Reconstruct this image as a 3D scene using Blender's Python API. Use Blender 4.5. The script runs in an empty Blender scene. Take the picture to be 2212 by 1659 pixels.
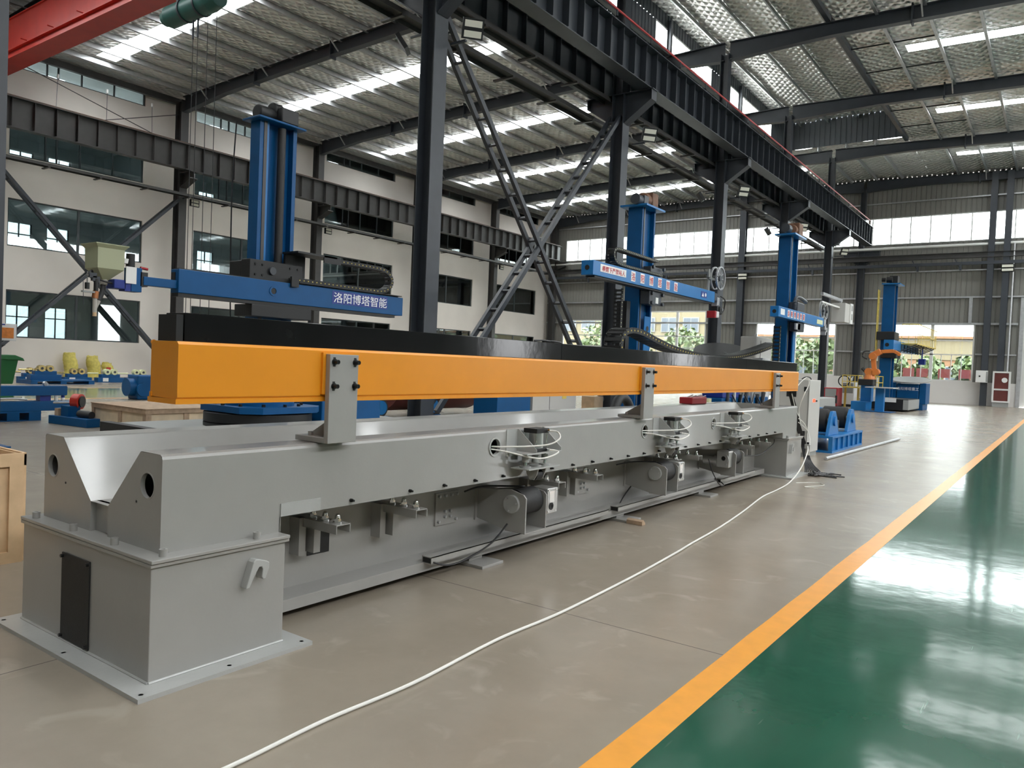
import bpy, bmesh, math, random
from math import radians as R, sin, cos, pi
from mathutils import Vector, Matrix
random.seed(7)
SC = bpy.context.scene
COL = SC.collection

# ------------------------------------------------------------------ camera
IMG_W, IMG_H, F_PX = 2212, 1659, 1655.0
cd = bpy.data.cameras.new('camera'); cam = bpy.data.objects.new('camera', cd); COL.objects.link(cam)
cd.sensor_fit = 'HORIZONTAL'; cd.sensor_width = 36.0; cd.lens = 36.0 * F_PX / IMG_W
cd.clip_start = 0.05; cd.clip_end = 600
yaw, pitch, roll = R(35.886), R(-1.613), R(2.357)
fwd = Vector((-sin(yaw) * cos(pitch), cos(yaw) * cos(pitch), sin(pitch)))
rt0 = Vector((cos(yaw), sin(yaw), 0)); up0 = rt0.cross(fwd)
rt = rt0 * cos(roll) + up0 * sin(roll); up = -rt0 * sin(roll) + up0 * cos(roll)
cam.matrix_world = Matrix.Translation((0, 0, 1.55)) @ Matrix((rt, up, -fwd)).transposed().to_4x4()
SC.camera = cam

# ------------------------------------------------------------------ world, exposure
w = bpy.data.worlds.new('sky'); SC.world = w; w.use_nodes = True
bg = w.node_tree.nodes['Background']; WN, WL = w.node_tree.nodes, w.node_tree.links       # overcast sky: zenith about three times the horizon
_g = WN.new('ShaderNodeTexCoord'); _s = WN.new('ShaderNodeSeparateXYZ'); WL.new(_g.outputs['Generated'], _s.inputs[0])
_m = WN.new('ShaderNodeMapRange'); _m.inputs[1].default_value = 0; _m.inputs[2].default_value = 1; _m.inputs[3].default_value = 6.5; _m.inputs[4].default_value = 22.0
WL.new(_s.outputs['Z'], _m.inputs[0]); WL.new(_m.outputs[0], bg.inputs[1])
bg.inputs[0].default_value = (0.97, 0.985, 1.0, 1)
SC.view_settings.view_transform = 'Standard'; SC.view_settings.look = 'None'
SC.view_settings.gamma = 1.0; SC.view_settings.use_curve_mapping = False
SC.view_settings.exposure = 0.44
SC.cycles.use_denoising = True
SC.cycles.max_bounces = 10; SC.cycles.diffuse_bounces = 6; SC.cycles.glossy_bounces = 5
SC.cycles.transmission_bounces = 6; SC.cycles.transparent_max_bounces = 16
SC.cycles.sample_clamp_indirect = 6.0
SC.cycles.caustics_reflective = False; SC.cycles.caustics_refractive = False


def portal(name, loc, sx, sy, rot):
    l = bpy.data.lights.new(name, 'AREA'); l.shape = 'RECTANGLE'; l.size = sx; l.size_y = sy
    l.cycles.is_portal = True; l.energy = 0
    o = bpy.data.objects.new(name, l); o.location = loc; o.rotation_euler = rot; COL.objects.link(o)


# ------------------------------------------------------------------ plan (metres)
BAY = 8.95
def YK(k): return 13.15 + BAY * k
XL, XR, YF, YB = -38.6, 12.4, 58.3, -9.0
XC = -12.1
def roof_z(x):
    pts = [(-38.6, 14.72), (-26, 15.12), (-12, 15.42), (-4, 15.25), (12.4, 14.9)]
    if x <= pts[0][0]: return pts[0][1]
    for (a, za), (b, zb) in zip(pts, pts[1:]):
        if x <= b: return za + (zb - za) * (x - a) / (b - a)
    return pts[-1][1]

SKY_Y = [YK(k) + BAY / 2 for k in range(-2, 5)]      # skylight strips, middle of each bay
for y in SKY_Y:
    portal('portal_left', (-28.2, y, 15.25), 17.0, 1.05, (0, 0, 0))
    portal('portal_right', (2.6, y, 15.35), 17.6, 1.05, (0, 0, 0))
portal('portal_far_high', (-12.3, YF - .05, 11.7), 49, 1.8, (R(-90), 0, 0))
portal('portal_far_low', (-20, YF - .05, 3.6), 32, 4.0, (R(-90), 0, 0))
portal('portal_side', (XR - .05, 24.5, 4.2), 5.0, 64, (0, R(90), 0))
portal('portal_side_high', (XR - .05, 24.5, 11.7), 1.8, 64, (0, R(90), 0))

# ------------------------------------------------------------------ materials
def nt(name):
    m = bpy.data.materials.new(name); m.use_nodes = True
    return m, m.node_tree.nodes, m.node_tree.links, m.node_tree.nodes['Principled BSDF']

def srgb(h):
    if isinstance(h, str):
        c = [int(h[i:i + 2], 16) / 255 for i in (0, 2, 4)]
        return tuple((v / 12.92 if v <= .04045 else ((v + .055) / 1.055) ** 2.4) for v in c)
    return h

def mat(name, col, rough=.5, metal=0.0, var=0.0, scale=4.0, bump=0.0, bscale=60.0, spec=None, coat=0.0, emis=None):
    m, N, L, B = nt(name); c = srgb(col)
    B.inputs['Base Color'].default_value = (*c, 1); B.inputs['Roughness'].default_value = rough
    B.inputs['Metallic'].default_value = metal
    if spec is not None: B.inputs['Specular IOR Level'].default_value = spec
    if coat: B.inputs['Coat Weight'].default_value = coat; B.inputs['Coat Roughness'].default_value = .08
    tc = N.new('ShaderNodeTexCoord')
    if var:
        n = N.new('ShaderNodeTexNoise'); n.inputs['Scale'].default_value = scale; n.inputs['Detail'].default_value = 5
        L.new(tc.outputs['Object'], n.inputs['Vector'])
        r = N.new('ShaderNodeValToRGB'); r.color_ramp.elements[0].position = .3; r.color_ramp.elements[1].position = .7
        r.color_ramp.elements[0].color = (*[v * (1 - var) for v in c], 1)
        r.color_ramp.elements[1].color = (*[min(1, v * (1 + var)) for v in c], 1)
        L.new(n.outputs['Fac'], r.inputs['Fac']); L.new(r.outputs['Color'], B.inputs['Base Color'])
    if bump:
        n2 = N.new('ShaderNodeTexNoise'); n2.inputs['Scale'].default_value = bscale; n2.inputs['Detail'].default_value = 4
        L.new(tc.outputs['Object'], n2.inputs['Vector'])
        b = N.new('ShaderNodeBump'); b.inputs['Strength'].default_value = bump; b.inputs['Distance'].default_value = .01
        L.new(n2.outputs['Fac'], b.inputs['Height']); L.new(b.outputs['Normal'], B.inputs['Normal'])
    if emis: B.inputs['Emission Color'].default_value = (*srgb(emis[0]), 1); B.inputs['Emission Strength'].default_value = emis[1]
    return m

def concrete():
    m, N, L, B = nt('polished_concrete'); tc = N.new('ShaderNodeTexCoord')
    n = N.new('ShaderNodeTexNoise'); n.inputs['Scale'].default_value = .9; n.inputs['Detail'].default_value = 9; n.inputs['Roughness'].default_value = .62
    L.new(tc.outputs['Object'], n.inputs['Vector'])
    r = N.new('ShaderNodeValToRGB'); e = r.color_ramp.elements
    e[0].position = .25; e[0].color = (.235, .20, .155, 1); e[1].position = .8; e[1].color = (.325, .282, .225, 1)
    L.new(n.outputs['Fac'], r.inputs['Fac'])
    # pale stains with a shape of their own
    n2 = N.new('ShaderNodeTexNoise'); n2.inputs['Scale'].default_value = 2.7; n2.inputs['Detail'].default_value = 6; n2.inputs['Distortion'].default_value = 1.2
    L.new(tc.outputs['Object'], n2.inputs['Vector'])
    r2 = N.new('ShaderNodeValToRGB'); r2.color_ramp.elements[0].position = .58; r2.color_ramp.elements[1].position = .72
    r2.color_ramp.elements[1].color = (.3, .3, .3, 1)
    L.new(n2.outputs['Fac'], r2.inputs['Fac'])
    mx = N.new('ShaderNodeMixRGB'); mx.inputs[2].default_value = (.44, .40, .34, 1)
    L.new(r2.outputs['Color'], mx.inputs[0]); L.new(r.outputs['Color'], mx.inputs[1])
    # saw-cut joints every 6 m
    sx = N.new('ShaderNodeSeparateXYZ'); L.new(tc.outputs['Object'], sx.inputs[0])
    def joint(out, off):
        a = N.new('ShaderNodeMath'); a.operation = 'ADD'; a.inputs[1].default_value = off; L.new(out, a.inputs[0])
        p = N.new('ShaderNodeMath'); p.operation = 'PINGPONG'; p.inputs[1].default_value = 3.0; L.new(a.outputs[0], p.inputs[0])
        q = N.new('ShaderNodeMath'); q.operation = 'LESS_THAN'; q.inputs[1].default_value = .004; L.new(p.outputs[0], q.inputs[0])
        return q.outputs[0]
    jm = N.new('ShaderNodeMath'); jm.operation = 'MAXIMUM'
    L.new(joint(sx.outputs['Y'], 1.93), jm.inputs[0]); L.new(joint(sx.outputs['X'], 3.95), jm.inputs[1])
    mj = N.new('ShaderNodeMixRGB'); mj.inputs[2].default_value = (.11, .095, .08, 1)
    L.new(jm.outputs[0], mj.inputs[0]); L.new(mx.outputs[0], mj.inputs[1]); L.new(mj.outputs[0], B.inputs['Base Color'])
    B.inputs['Roughness'].default_value = .27
    nb = N.new('ShaderNodeTexNoise'); nb.inputs['Scale'].default_value = 5; nb.inputs['Detail'].default_value = 6
    L.new(tc.outputs['Object'], nb.inputs['Vector'])
    b = N.new('ShaderNodeBump'); b.inputs['Strength'].default_value = .12; b.inputs['Distance'].default_value = .02
    L.new(nb.outputs['Fac'], b.inputs['Height']); L.new(b.outputs['Normal'], B.inputs['Normal'])
    return m

def epoxy(name, c0, c1, rough):
    m, N, L, B = nt(name); tc = N.new('ShaderNodeTexCoord')
    mp = N.new('ShaderNodeMapping'); mp.inputs['Scale'].default_value = (1.0, .35, 1); L.new(tc.outputs['Object'], mp.inputs[0])
    n = N.new('ShaderNodeTexNoise'); n.inputs['Scale'].default_value = 2.2; n.inputs['Detail'].default_value = 8
    L.new(mp.outputs[0], n.inputs['Vector'])
    r = N.new('ShaderNodeValToRGB'); e = r.color_ramp.elements
    e[0].position = .3; e[0].color = (*c0, 1); e[1].position = .75; e[1].color = (*c1, 1)
    L.new(n.outputs['Fac'], r.inputs['Fac'])
    # fine pale scratches
    mp2 = N.new('ShaderNodeMapping'); mp2.inputs['Rotation'].default_value = (0, 0, .5); mp2.inputs['Scale'].default_value = (9, .5, 1); L.new(tc.outputs['Object'], mp2.inputs[0])
    n2 = N.new('ShaderNodeTexNoise'); n2.inputs['Scale'].default_value = 2.5; n2.inputs['Detail'].default_value = 3; L.new(mp2.outputs[0], n2.inputs['Vector'])
    r2 = N.new('ShaderNodeValToRGB'); r2.color_ramp.elements[0].position = .70; r2.color_ramp.elements[1].position = .74; r2.color_ramp.elements[1].color = (.22, .22, .22, 1)
    L.new(n2.outputs['Fac'], r2.inputs['Fac'])
    mx = N.new('ShaderNodeMixRGB'); mx.inputs[2].default_value = (.42, .55, .47, 1); L.new(r2.outputs['Color'], mx.inputs[0]); L.new(r.outputs['Color'], mx.inputs[1])
    L.new(mx.outputs[0], B.inputs['Base Color']); B.inputs['Roughness'].default_value = rough
    nb = N.new('ShaderNodeTexNoise'); nb.inputs['Scale'].default_value = 3.2; nb.inputs['Detail'].default_value = 3
    L.new(tc.outputs['Object'], nb.inputs['Vector'])
    b = N.new('ShaderNodeBump'); b.inputs['Strength'].default_value = .07; b.inputs['Distance'].default_value = .02
    L.new(nb.outputs['Fac'], b.inputs['Height']); L.new(b.outputs['Normal'], B.inputs['Normal'])
    return m

def foil():
    m, N, L, B = nt('silver_roof_foil'); tc = N.new('ShaderNodeTexCoord')
    n0 = N.new('ShaderNodeTexNoise'); n0.inputs['Scale'].default_value = .35; n0.inputs['Detail'].default_value = 3
    L.new(tc.outputs['Object'], n0.inputs['Vector'])
    r0 = N.new('ShaderNodeValToRGB'); e = r0.color_ramp.elements
    e[0].position = .35; e[0].color = (.78, .76, .73, 1); e[1].position = .65; e[1].color = (.93, .91, .88, 1)
    L.new(n0.outputs['Fac'], r0.inputs['Fac']); L.new(r0.outputs['Color'], B.inputs['Base Color'])
    B.inputs['Metallic'].default_value = .55; B.inputs['Roughness'].default_value = .34
    hs = []
    for ang in (38, -38):
        mp = N.new('ShaderNodeMapping'); mp.inputs['Rotation'].default_value = (0, 0, R(ang)); L.new(tc.outputs['Object'], mp.inputs[0])
        wv = N.new('ShaderNodeTexWave'); wv.inputs['Scale'].default_value = 1.0; wv.inputs['Distortion'].default_value = .7
        wv.inputs['Detail'].default_value = 2; wv.inputs['Detail Scale'].default_value = .7
        L.new(mp.outputs[0], wv.inputs['Vector']); hs.append(wv.outputs['Fac'])
    mn = N.new('ShaderNodeMath'); mn.operation = 'MULTIPLY'; L.new(hs[0], mn.inputs[0]); L.new(hs[1], mn.inputs[1])
    n1 = N.new('ShaderNodeTexNoise'); n1.inputs['Scale'].default_value = 2.2; n1.inputs['Detail'].default_value = 5; n1.inputs['Distortion'].default_value = .8
    L.new(tc.outputs['Object'], n1.inputs['Vector'])
    ad = N.new('ShaderNodeMath'); ad.operation = 'MULTIPLY_ADD'; ad.inputs[1].default_value = .9
    L.new(n1.outputs['Fac'], ad.inputs[0]); L.new(mn.outputs[0], ad.inputs[2])
    b = N.new('ShaderNodeBump'); b.inputs['Strength'].default_value = 1.0; b.inputs['Distance'].default_value = .13
    L.new(ad.outputs[0], b.inputs['Height']); L.new(b.outputs['Normal'], B.inputs['Normal'])
    return m

def glass(name, tint=(.93, .97, .96), refl=.10):
    m = bpy.data.materials.new(name); m.use_nodes = True; N = m.node_tree.nodes; L = m.node_tree.links; N.clear()
    o = N.new('ShaderNodeOutputMaterial'); t = N.new('ShaderNodeBsdfTransparent'); t.inputs[0].default_value = (*tint, 1)
    g = N.new('ShaderNodeBsdfGlossy'); g.inputs['Roughness'].default_value = .02; g.inputs[0].default_value = (.9, .95, .95, 1)
    f = N.new('ShaderNodeFresnel'); f.inputs[0].default_value = 1.5
    a = N.new('ShaderNodeMath'); a.operation = 'ADD'; a.inputs[1].default_value = refl; L.new(f.outputs[0], a.inputs[0])
    mx = N.new('ShaderNodeMixShader'); L.new(a.outputs[0], mx.inputs[0]); L.new(t.outputs[0], mx.inputs[1]); L.new(g.outputs[0], mx.inputs[2])
    L.new(mx.outputs[0], o.inputs[0]); return m

M = {}
M['concrete'] = concrete()
M['green'] = epoxy('green_epoxy', (.014, .075, .044), (.026, .115, .072), .10)
M['lane_yellow'] = mat('lane_yellow_paint', (.84, .37, .06), .28, var=.06, scale=9)
M['foil'] = foil()
M['plaster'] = mat('warm_white_plaster', (.80, .75, .69), .8, var=.04, scale=.6)
M['plinth'] = mat('white_plinth_paint', (.72, .70, .67), .75, var=.03, scale=.8)
M['siding'] = mat('grey_beige_sheet', (.22, .215, .195), .45, var=.05, scale=.5)
M['steel'] = mat('charcoal_steel_paint', (.040, .046, .056), .42, var=.10, scale=3)
M['steel_brown'] = mat('charcoal_steel_warm', (.050, .048, .046), .45, var=.12, scale=3)
M['rust'] = mat('crane_rail_rust', (.10, .055, .035), .6, var=.3, scale=12)
M['galv'] = mat('galvanised_steel', (.50, .51, .52), .38, metal=.7, var=.10, scale=6)
M['mgrey'] = mat('machine_grey_paint', (.32, .315, .297), .30, var=.025, scale=5, bump=.05, bscale=45, coat=.35)
M['mgrey_gloss'] = mat('machine_grey_gloss', (.40, .405, .39), .22, var=.02, scale=5, bump=.10, bscale=30)
M['orange'] = mat('orange_beam_paint', (.76, .285, .015), .33, var=.03, scale=3, bump=.03, bscale=20)
M['black_gloss'] = mat('black_gloss_cover', (.008, .0085, .009), .10, var=.2, scale=6, bump=.10, bscale=5, spec=.32)
M['black'] = mat('black_paint', (.007, .0075, .008), .5)
M['black_rubber'] = mat('black_rubber', (.02, .02, .021), .6, bump=.1)
M['mesh_black'] = mat('black_mesh_panel', (.010, .010, .010), .55, bump=.6, bscale=300)
M['bolt'] = mat('black_bolt', (.02, .02, .02), .35, metal=.6)
M['chrome'] = mat('bright_steel', (.75, .75, .74), .16, metal=1.0)
M['alu'] = mat('cast_aluminium', (.58, .58, .57), .32, metal=.85, bump=.1, bscale=80)
M['blue'] = mat('machine_blue_paint', (.0005, .072, .215), .42, var=.06, scale=3, spec=.3)
M['blue_light'] = mat('boom_blue_paint', (.014, .16, .42), .34, var=.06, scale=2, spec=.35)
M['blue_deep'] = mat('deep_blue_sign', (.01, .03, .22), .4)
M['white'] = mat('white_paint', (.80, .80, .78), .45)
M['white_text'] = mat('white_lettering', (.85, .87, .90), .5)
M['red_text'] = mat('red_lettering', (.55, .02, .03), .5)
M['red'] = mat('crane_red_paint', (.52, .035, .022), .36, var=.08, scale=2)
M['red_rail'] = mat('red_conductor_rail', (.55, .03, .03), .4)
M['green_hoist'] = mat('hoist_green_paint', (.02, .10, .085), .4, var=.1)
M['bin_green'] = mat('bin_green_plastic', (.005, .10, .022), .4)
M['yellow'] = mat('safety_yellow', (.72, .55, .10), .45)
M['sack'] = mat('yellow_woven_sack', (.62, .53, .13), .75, var=.15, scale=10, bump=.5, bscale=14)
M['gold'] = mat('zinc_yellow_roller', (.62, .48, .20), .25, metal=.8)
M['cream'] = mat('pale_polyurethane', (.72, .74, .45), .4)
M['hopper'] = mat('sage_green_paint', (.36, .38, .245), .45)
M['wood'] = mat('pine_plywood', (.62, .43, .25), .7, var=.12, scale=7)
M['wood_pale'] = mat('pale_crate_board', (.68, .55, .38), .75, var=.12, scale=5)
M['wood_edge'] = mat('weathered_batten', (.42, .30, .20), .75, var=.2, scale=9)
M['cable'] = mat('black_cable_sheath', (.012, .012, .013), .4)
M['hose'] = mat('white_air_hose', (.78, .77, .72), .35)
M['maroon'] = mat('maroon_primer', (.12, .025, .02), .45, var=.15, scale=2)
M['grey_cab'] = mat('cabinet_light_grey', (.52, .51, .48), .42)
M['box_grey'] = mat('box_mid_grey', (.30, .31, .30), .45)
M['orange_robot'] = mat('robot_orange', (.62, .19, .04), .38)
M['red_dark'] = mat('welder_red', (.40, .02, .03), .4)
M['led_red'] = mat('red_display', (.6, .02, .01), .4, emis=((1, .05, .02), 3.0))
M['window_frame'] = mat('dark_window_frame', (.035, .045, .048), .4)
M['frame_white'] = mat('white_window_frame', (.75, .75, .73), .4)
M['office'] = mat('office_interior_grey', (.80, .83, .83), .8, var=.1, scale=.6)
M['lamp_lens'] = mat('lamp_lens', (.78, .76, .66), .3)
M['screen_amber'] = mat('amber_panel', (.60, .20, .04), .35, var=.2, scale=20)
M['clear'] = mat('grimy_clear_plastic', (.42, .40, .36), .3)
M['asphalt'] = mat('yard_paving', (.10, .098, .09), .8, var=.08, scale=.2)
M['fac_cream'] = mat('facade_cream', (.13, .105, .06), .8)
M['fac_orange'] = mat('facade_orange', (.15, .075, .035), .8)
M['fac_white'] = mat('facade_white', (.16, .16, .155), .8)
M['fac_glass'] = mat('facade_glass', (.05, .06, .075), .2)
M['leaf'] = mat('tree_leaves', (.042, .066, .012), .6, var=.45, scale=1.6)
M['bark'] = mat('tree_bark', (.03, .025, .018), .9)
M['banner_red'] = mat('red_banner', (.12, .012, .012), .6)
M['glass'] = glass('window_glass')
M['office_glass'] = glass('office_glass', (.88, .93, .93), .09)
M['outer_glass'] = glass('outer_office_glass', (.42, .47, .48), .05)
def frp():
    m = bpy.data.materials.new('frp_skylight_sheet'); m.use_nodes = True; N = m.node_tree.nodes; L = m.node_tree.links; N.clear()
    o = N.new('ShaderNodeOutputMaterial'); t = N.new('ShaderNodeBsdfTransparent'); t.inputs[0].default_value = (.95, .97, .96, 1)
    g = N.new('ShaderNodeBsdfTranslucent'); g.inputs[0].default_value = (.9, .93, .92, 1)
    mx = N.new('ShaderNodeMixShader'); mx.inputs[0].default_value = .25
    L.new(t.outputs[0], mx.inputs[1]); L.new(g.outputs[0], mx.inputs[2]); L.new(mx.outputs[0], o.inputs[0]); return m
M['skylight'] = frp()

# ------------------------------------------------------------------ mesh helpers
def world_loc(o):
    v = Vector((0, 0, 0))
    while o is not None: v = v + o.location; o = o.parent
    return v

class MB:
    def __init__(s): s.v = []; s.f = []; s.smooth = []
    def add(s, vs, fs, sm=False):
        o = len(s.v); s.v += [tuple(p) for p in vs]
        for f in fs: s.f.append([i + o for i in f]); s.smooth.append(sm)
        return s
    def box(s, x0, x1, y0, y1, z0, z1):
        if x0 > x1: x0, x1 = x1, x0
        if y0 > y1: y0, y1 = y1, y0
        if z0 > z1: z0, z1 = z1, z0
        v = [(x0, y0, z0), (x1, y0, z0), (x1, y1, z0), (x0, y1, z0), (x0, y0, z1), (x1, y0, z1), (x1, y1, z1), (x0, y1, z1)]
        return s.add(v, [(0, 3, 2, 1), (4, 5, 6, 7), (0, 1, 5, 4), (1, 2, 6, 5), (2, 3, 7, 6), (3, 0, 4, 7)])
    def prism(s, poly, ax, a, b, caps=True, closed=True):
        def P(u, v, t): return {'x': (t, u, v), 'y': (u, t, v), 'z': (u, v, t)}[ax]
        n = len(poly); vs = [P(u, v, a) for u, v in poly] + [P(u, v, b) for u, v in poly]
        fs = [(i, (i + 1) % n, (i + 1) % n + n, i + n) for i in range(n if closed else n - 1)]
        if caps: fs += [list(range(n))[::-1], list(range(n, 2 * n))]
        return s.add(vs, fs)
    def cyl(s, p, q, r, n=16, r2=None, caps=True, sm=True):
        p = Vector(p); q = Vector(q); d = (q - p).normalized(); r2 = r if r2 is None else r2
        a = Vector((0, 0, 1)) if abs(d.z) < .9 else Vector((1, 0, 0)); u = d.cross(a).normalized(); v = d.cross(u)
        vs = [p + (u * cos(t) + v * sin(t)) * r for t in [2 * pi * i / n for i in range(n)]]
        vs += [q + (u * cos(t) + v * sin(t)) * r2 for t in [2 * pi * i / n for i in range(n)]]
        s.add(vs, [(i, (i + 1) % n, (i + 1) % n + n, i + n) for i in range(n)], sm)
        if caps:
            o = len(s.v) - 2 * n; s.f.append([o + i for i in range(n)][::-1]); s.smooth.append(False)
            s.f.append([o + n + i for i in range(n)]); s.smooth.append(False)
        return s
    def ring(s, c, ax, r0, r1, h, n=24):
        # flat annular ring of thickness h along axis vector ax starting at c
        c = Vector(c); d = Vector(ax).normalized(); a = Vector((0, 0, 1)) if abs(d.z) < .9 else Vector((1, 0, 0))
        u = d.cross(a).normalized(); v = d.cross(u); vs = []
        for (r, t) in ((r0, 0), (r1, 0), (r1, h), (r0, h)):
            vs += [c + d * t + (u * cos(2 * pi * i / n) + v * sin(2 * pi * i / n)) * r for i in range(n)]
        fs = []
        for k in range(4):
            for i in range(n): fs.append((k * n + i, k * n + (i + 1) % n, ((k + 1) % 4) * n + (i + 1) % n, ((k + 1) % 4) * n + i))
        return s.add(vs, fs, True)
    def bar(s, p, q, w, h, upv=(0, 0, 1)):
        p = Vector(p); q = Vector(q); d = (q - p).normalized(); u = Vector(upv)
        if abs(d.dot(u)) > .98: u = Vector((1, 0, 0))
        x = d.cross(u).normalized() * w / 2; y = x.cross(d).normalized() * h / 2
        vs = [p - x - y, p + x - y, p + x + y, p - x + y, q - x - y, q + x - y, q + x + y, q - x + y]
        return s.add(vs, [(0, 3, 2, 1), (4, 5, 6, 7), (0, 1, 5, 4), (1, 2, 6, 5), (2, 3, 7, 6), (3, 0, 4, 7)])
    def tube(s, pts, r, n=8, sub=6, smooth=True):
        P = [Vector(p) for p in pts]
        if smooth and len(P) > 2:
            Q = []
            for i in range(len(P) - 1):
                p0 = P[max(i - 1, 0)]; p1 = P[i]; p2 = P[i + 1]; p3 = P[min(i + 2, len(P) - 1)]
                for k in range(sub):
                    t = k / sub
                    Q.append(.5 * ((2 * p1) + (-p0 + p2) * t + (2 * p0 - 5 * p1 + 4 * p2 - p3) * t * t + (-p0 + 3 * p1 - 3 * p2 + p3) * t ** 3))
            Q.append(P[-1]); P = Q
        vs = []; up_ = Vector((0, 0, 1))
        for i, p in enumerate(P):
            d = (P[min(i + 1, len(P) - 1)] - P[max(i - 1, 0)]).normalized()
            u = d.cross(up_)
            if u.length < .05: u = d.cross(Vector((1, 0, 0)))
            u.normalize(); v = d.cross(u)
            vs += [p + (u * cos(2 * pi * k / n) + v * sin(2 * pi * k / n)) * r for k in range(n)]
        fs = [(i * n + k, i * n + (k + 1) % n, (i + 1) * n + (k + 1) % n, (i + 1) * n + k) for i in range(len(P) - 1) for k in range(n)]
        s.add(vs, fs, True); o = len(s.v) - len(vs)
        s.f.append([o + k for k in range(n)][::-1]); s.f.append([o + len(vs) - n + k for k in range(n)]); s.smooth += [False, False]
        return s
    def holed(s, outline, holes, ax, a):
        # flat plate with round holes; outline [(u,v)], holes [(u,v,r)]
        def P(u, v): return {'x': (a, u, v), 'y': (u, a, v), 'z': (u, v, a)}[ax]
        bm = bmesh.new(); es = []
        def loop(pts):
            vv = [bm.verts.new(P(*p)) for p in pts]
            for i in range(len(vv)): es.append(bm.edges.new((vv[i], vv[(i + 1) % len(vv)])))
        loop(outline)
        for (u, v, r) in holes: loop([(u + r * cos(2 * pi * i / 24), v + r * sin(2 * pi * i / 24)) for i in range(24)])
        bmesh.ops.triangle_fill(bm, use_beauty=True, use_dissolve=False, edges=es)
        bm.verts.index_update()
        s.add([v.co[:] for v in bm.verts], [[v.index for v in f.verts] for f in bm.faces]); bm.free(); return s
    def sphere(s, c, r, n=12, m=8, sz=1.0):
        vs = [(c[0], c[1], c[2] + r * sz)]
        for j in range(1, m):
            t = pi * j / m
            for i in range(n): vs.append((c[0] + r * sin(t) * cos(2 * pi * i / n), c[1] + r * sin(t) * sin(2 * pi * i / n), c[2] + r * sz * cos(t)))
        vs.append((c[0], c[1], c[2] - r * sz)); fs = []
        for i in range(n): fs.append((0, 1 + i, 1 + (i + 1) % n))
        for j in range(m - 2):
            for i in range(n): fs.append((1 + j * n + i, 1 + (j + 1) * n + i, 1 + (j + 1) * n + (i + 1) % n, 1 + j * n + (i + 1) % n))
        L_ = len(vs) - 1
        for i in range(n): fs.append((L_, 1 + (m - 2) * n + (i + 1) % n, 1 + (m - 2) * n + i))
        return s.add(vs, fs, True)
    def build(s, name, m, parent=None, bevel=0, seg=2, world=True):
        me = bpy.data.meshes.new(name); off = world_loc(parent) if (parent and world) else Vector((0, 0, 0))
        me.from_pydata([(v[0] - off.x, v[1] - off.y, v[2] - off.z) for v in s.v], [], s.f)
        me.polygons.foreach_set('use_smooth', s.smooth); me.materials.append(m if not isinstance(m, str) else M[m]); me.update()
        bm = bmesh.new(); bm.from_mesh(me); bmesh.ops.recalc_face_normals(bm, faces=bm.faces); bm.to_mesh(me); bm.free()
        if any(s.smooth): me.set_sharp_from_angle(angle=R(38))
        o = bpy.data.objects.new(name, me); COL.objects.link(o)
        if parent: o.parent = parent
        if bevel:
            b = o.modifiers.new('bevel', 'BEVEL'); b.width = bevel; b.segments = seg; b.limit_method = 'ANGLE'; b.angle_limit = R(40)
        return o

def thing(name, label, cat, loc=(0, 0, 0), group=None, rz=0):
    o = bpy.data.objects.new(name, None); o.empty_display_size = .1; o.location = loc; o.rotation_euler = (0, 0, rz)
    COL.objects.link(o); o['label'] = label; o['category'] = cat
    if group: o['group'] = group
    return o

def part_group(name, parent, label=None):
    o = bpy.data.objects.new(name, None); o.empty_display_size = .1; COL.objects.link(o); o.parent = parent
    if label: o['label'] = label
    return o

def tag(o, label, cat, group=None, kind=None):
    o['label'] = label; o['category'] = cat
    if group: o['group'] = group
    if kind: o['kind'] = kind
    return o

def struct(o, label=None, cat=None):
    o['kind'] = 'structure'
    if label: o['label'] = label
    if cat: o['category'] = cat
    return o

def dup(root, loc, label=None, rz=None):
    r = root.copy(); COL.objects.link(r); r.location = loc
    if rz is not None: r.rotation_euler = (0, 0, rz)
    if label: r['label'] = label
    for ch in list(root.children):
        c = ch.copy(); COL.objects.link(c); c.parent = r
        for g in list(ch.children):
            d = g.copy(); COL.objects.link(d); d.parent = c
    return r

def text(name, body, size, loc, m, parent, rot=(R(90), 0, R(90)), sx=1.0, bold=.0, align='LEFT'):
    cu = bpy.data.curves.new(name, 'FONT'); cu.body = body; cu.size = size; cu.extrude = .002; cu.offset = bold
    cu.align_x = align; cu.materials.append(M[m])
    tmp = bpy.data.objects.new(name, cu); COL.objects.link(tmp); bpy.context.view_layer.update()
    me = bpy.data.meshes.new_from_object(tmp.evaluated_get(bpy.context.evaluated_depsgraph_get())); bpy.data.objects.remove(tmp)
    if not me.materials: me.materials.append(M[m])
    o = bpy.data.objects.new(name, me); COL.objects.link(o); off = world_loc(parent) if parent else Vector((0, 0, 0))
    o.location = Vector(loc) - off; o.rotation_euler = rot; o.scale = (sx, 1, 1)
    if parent: o.parent = parent
    return o

def hsec(mb, x, y, z0, z1, d, b, t=.014, ax='x'):
    # upright H section, web along ax
    if ax == 'x':
        mb.box(x - d / 2, x - d / 2 + t, y - b / 2, y + b / 2, z0, z1); mb.box(x + d / 2 - t, x + d / 2, y - b / 2, y + b / 2, z0, z1)
        mb.box(x - d / 2 + t, x + d / 2 - t, y - t / 2, y + t / 2, z0, z1)
    else:
        mb.box(x - b / 2, x + b / 2, y - d / 2, y - d / 2 + t, z0, z1); mb.box(x - b / 2, x + b / 2, y + d / 2 - t, y + d / 2, z0, z1)
        mb.box(x - t / 2, x + t / 2, y - d / 2 + t, y + d / 2 - t, z0, z1)
    return mb

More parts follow.
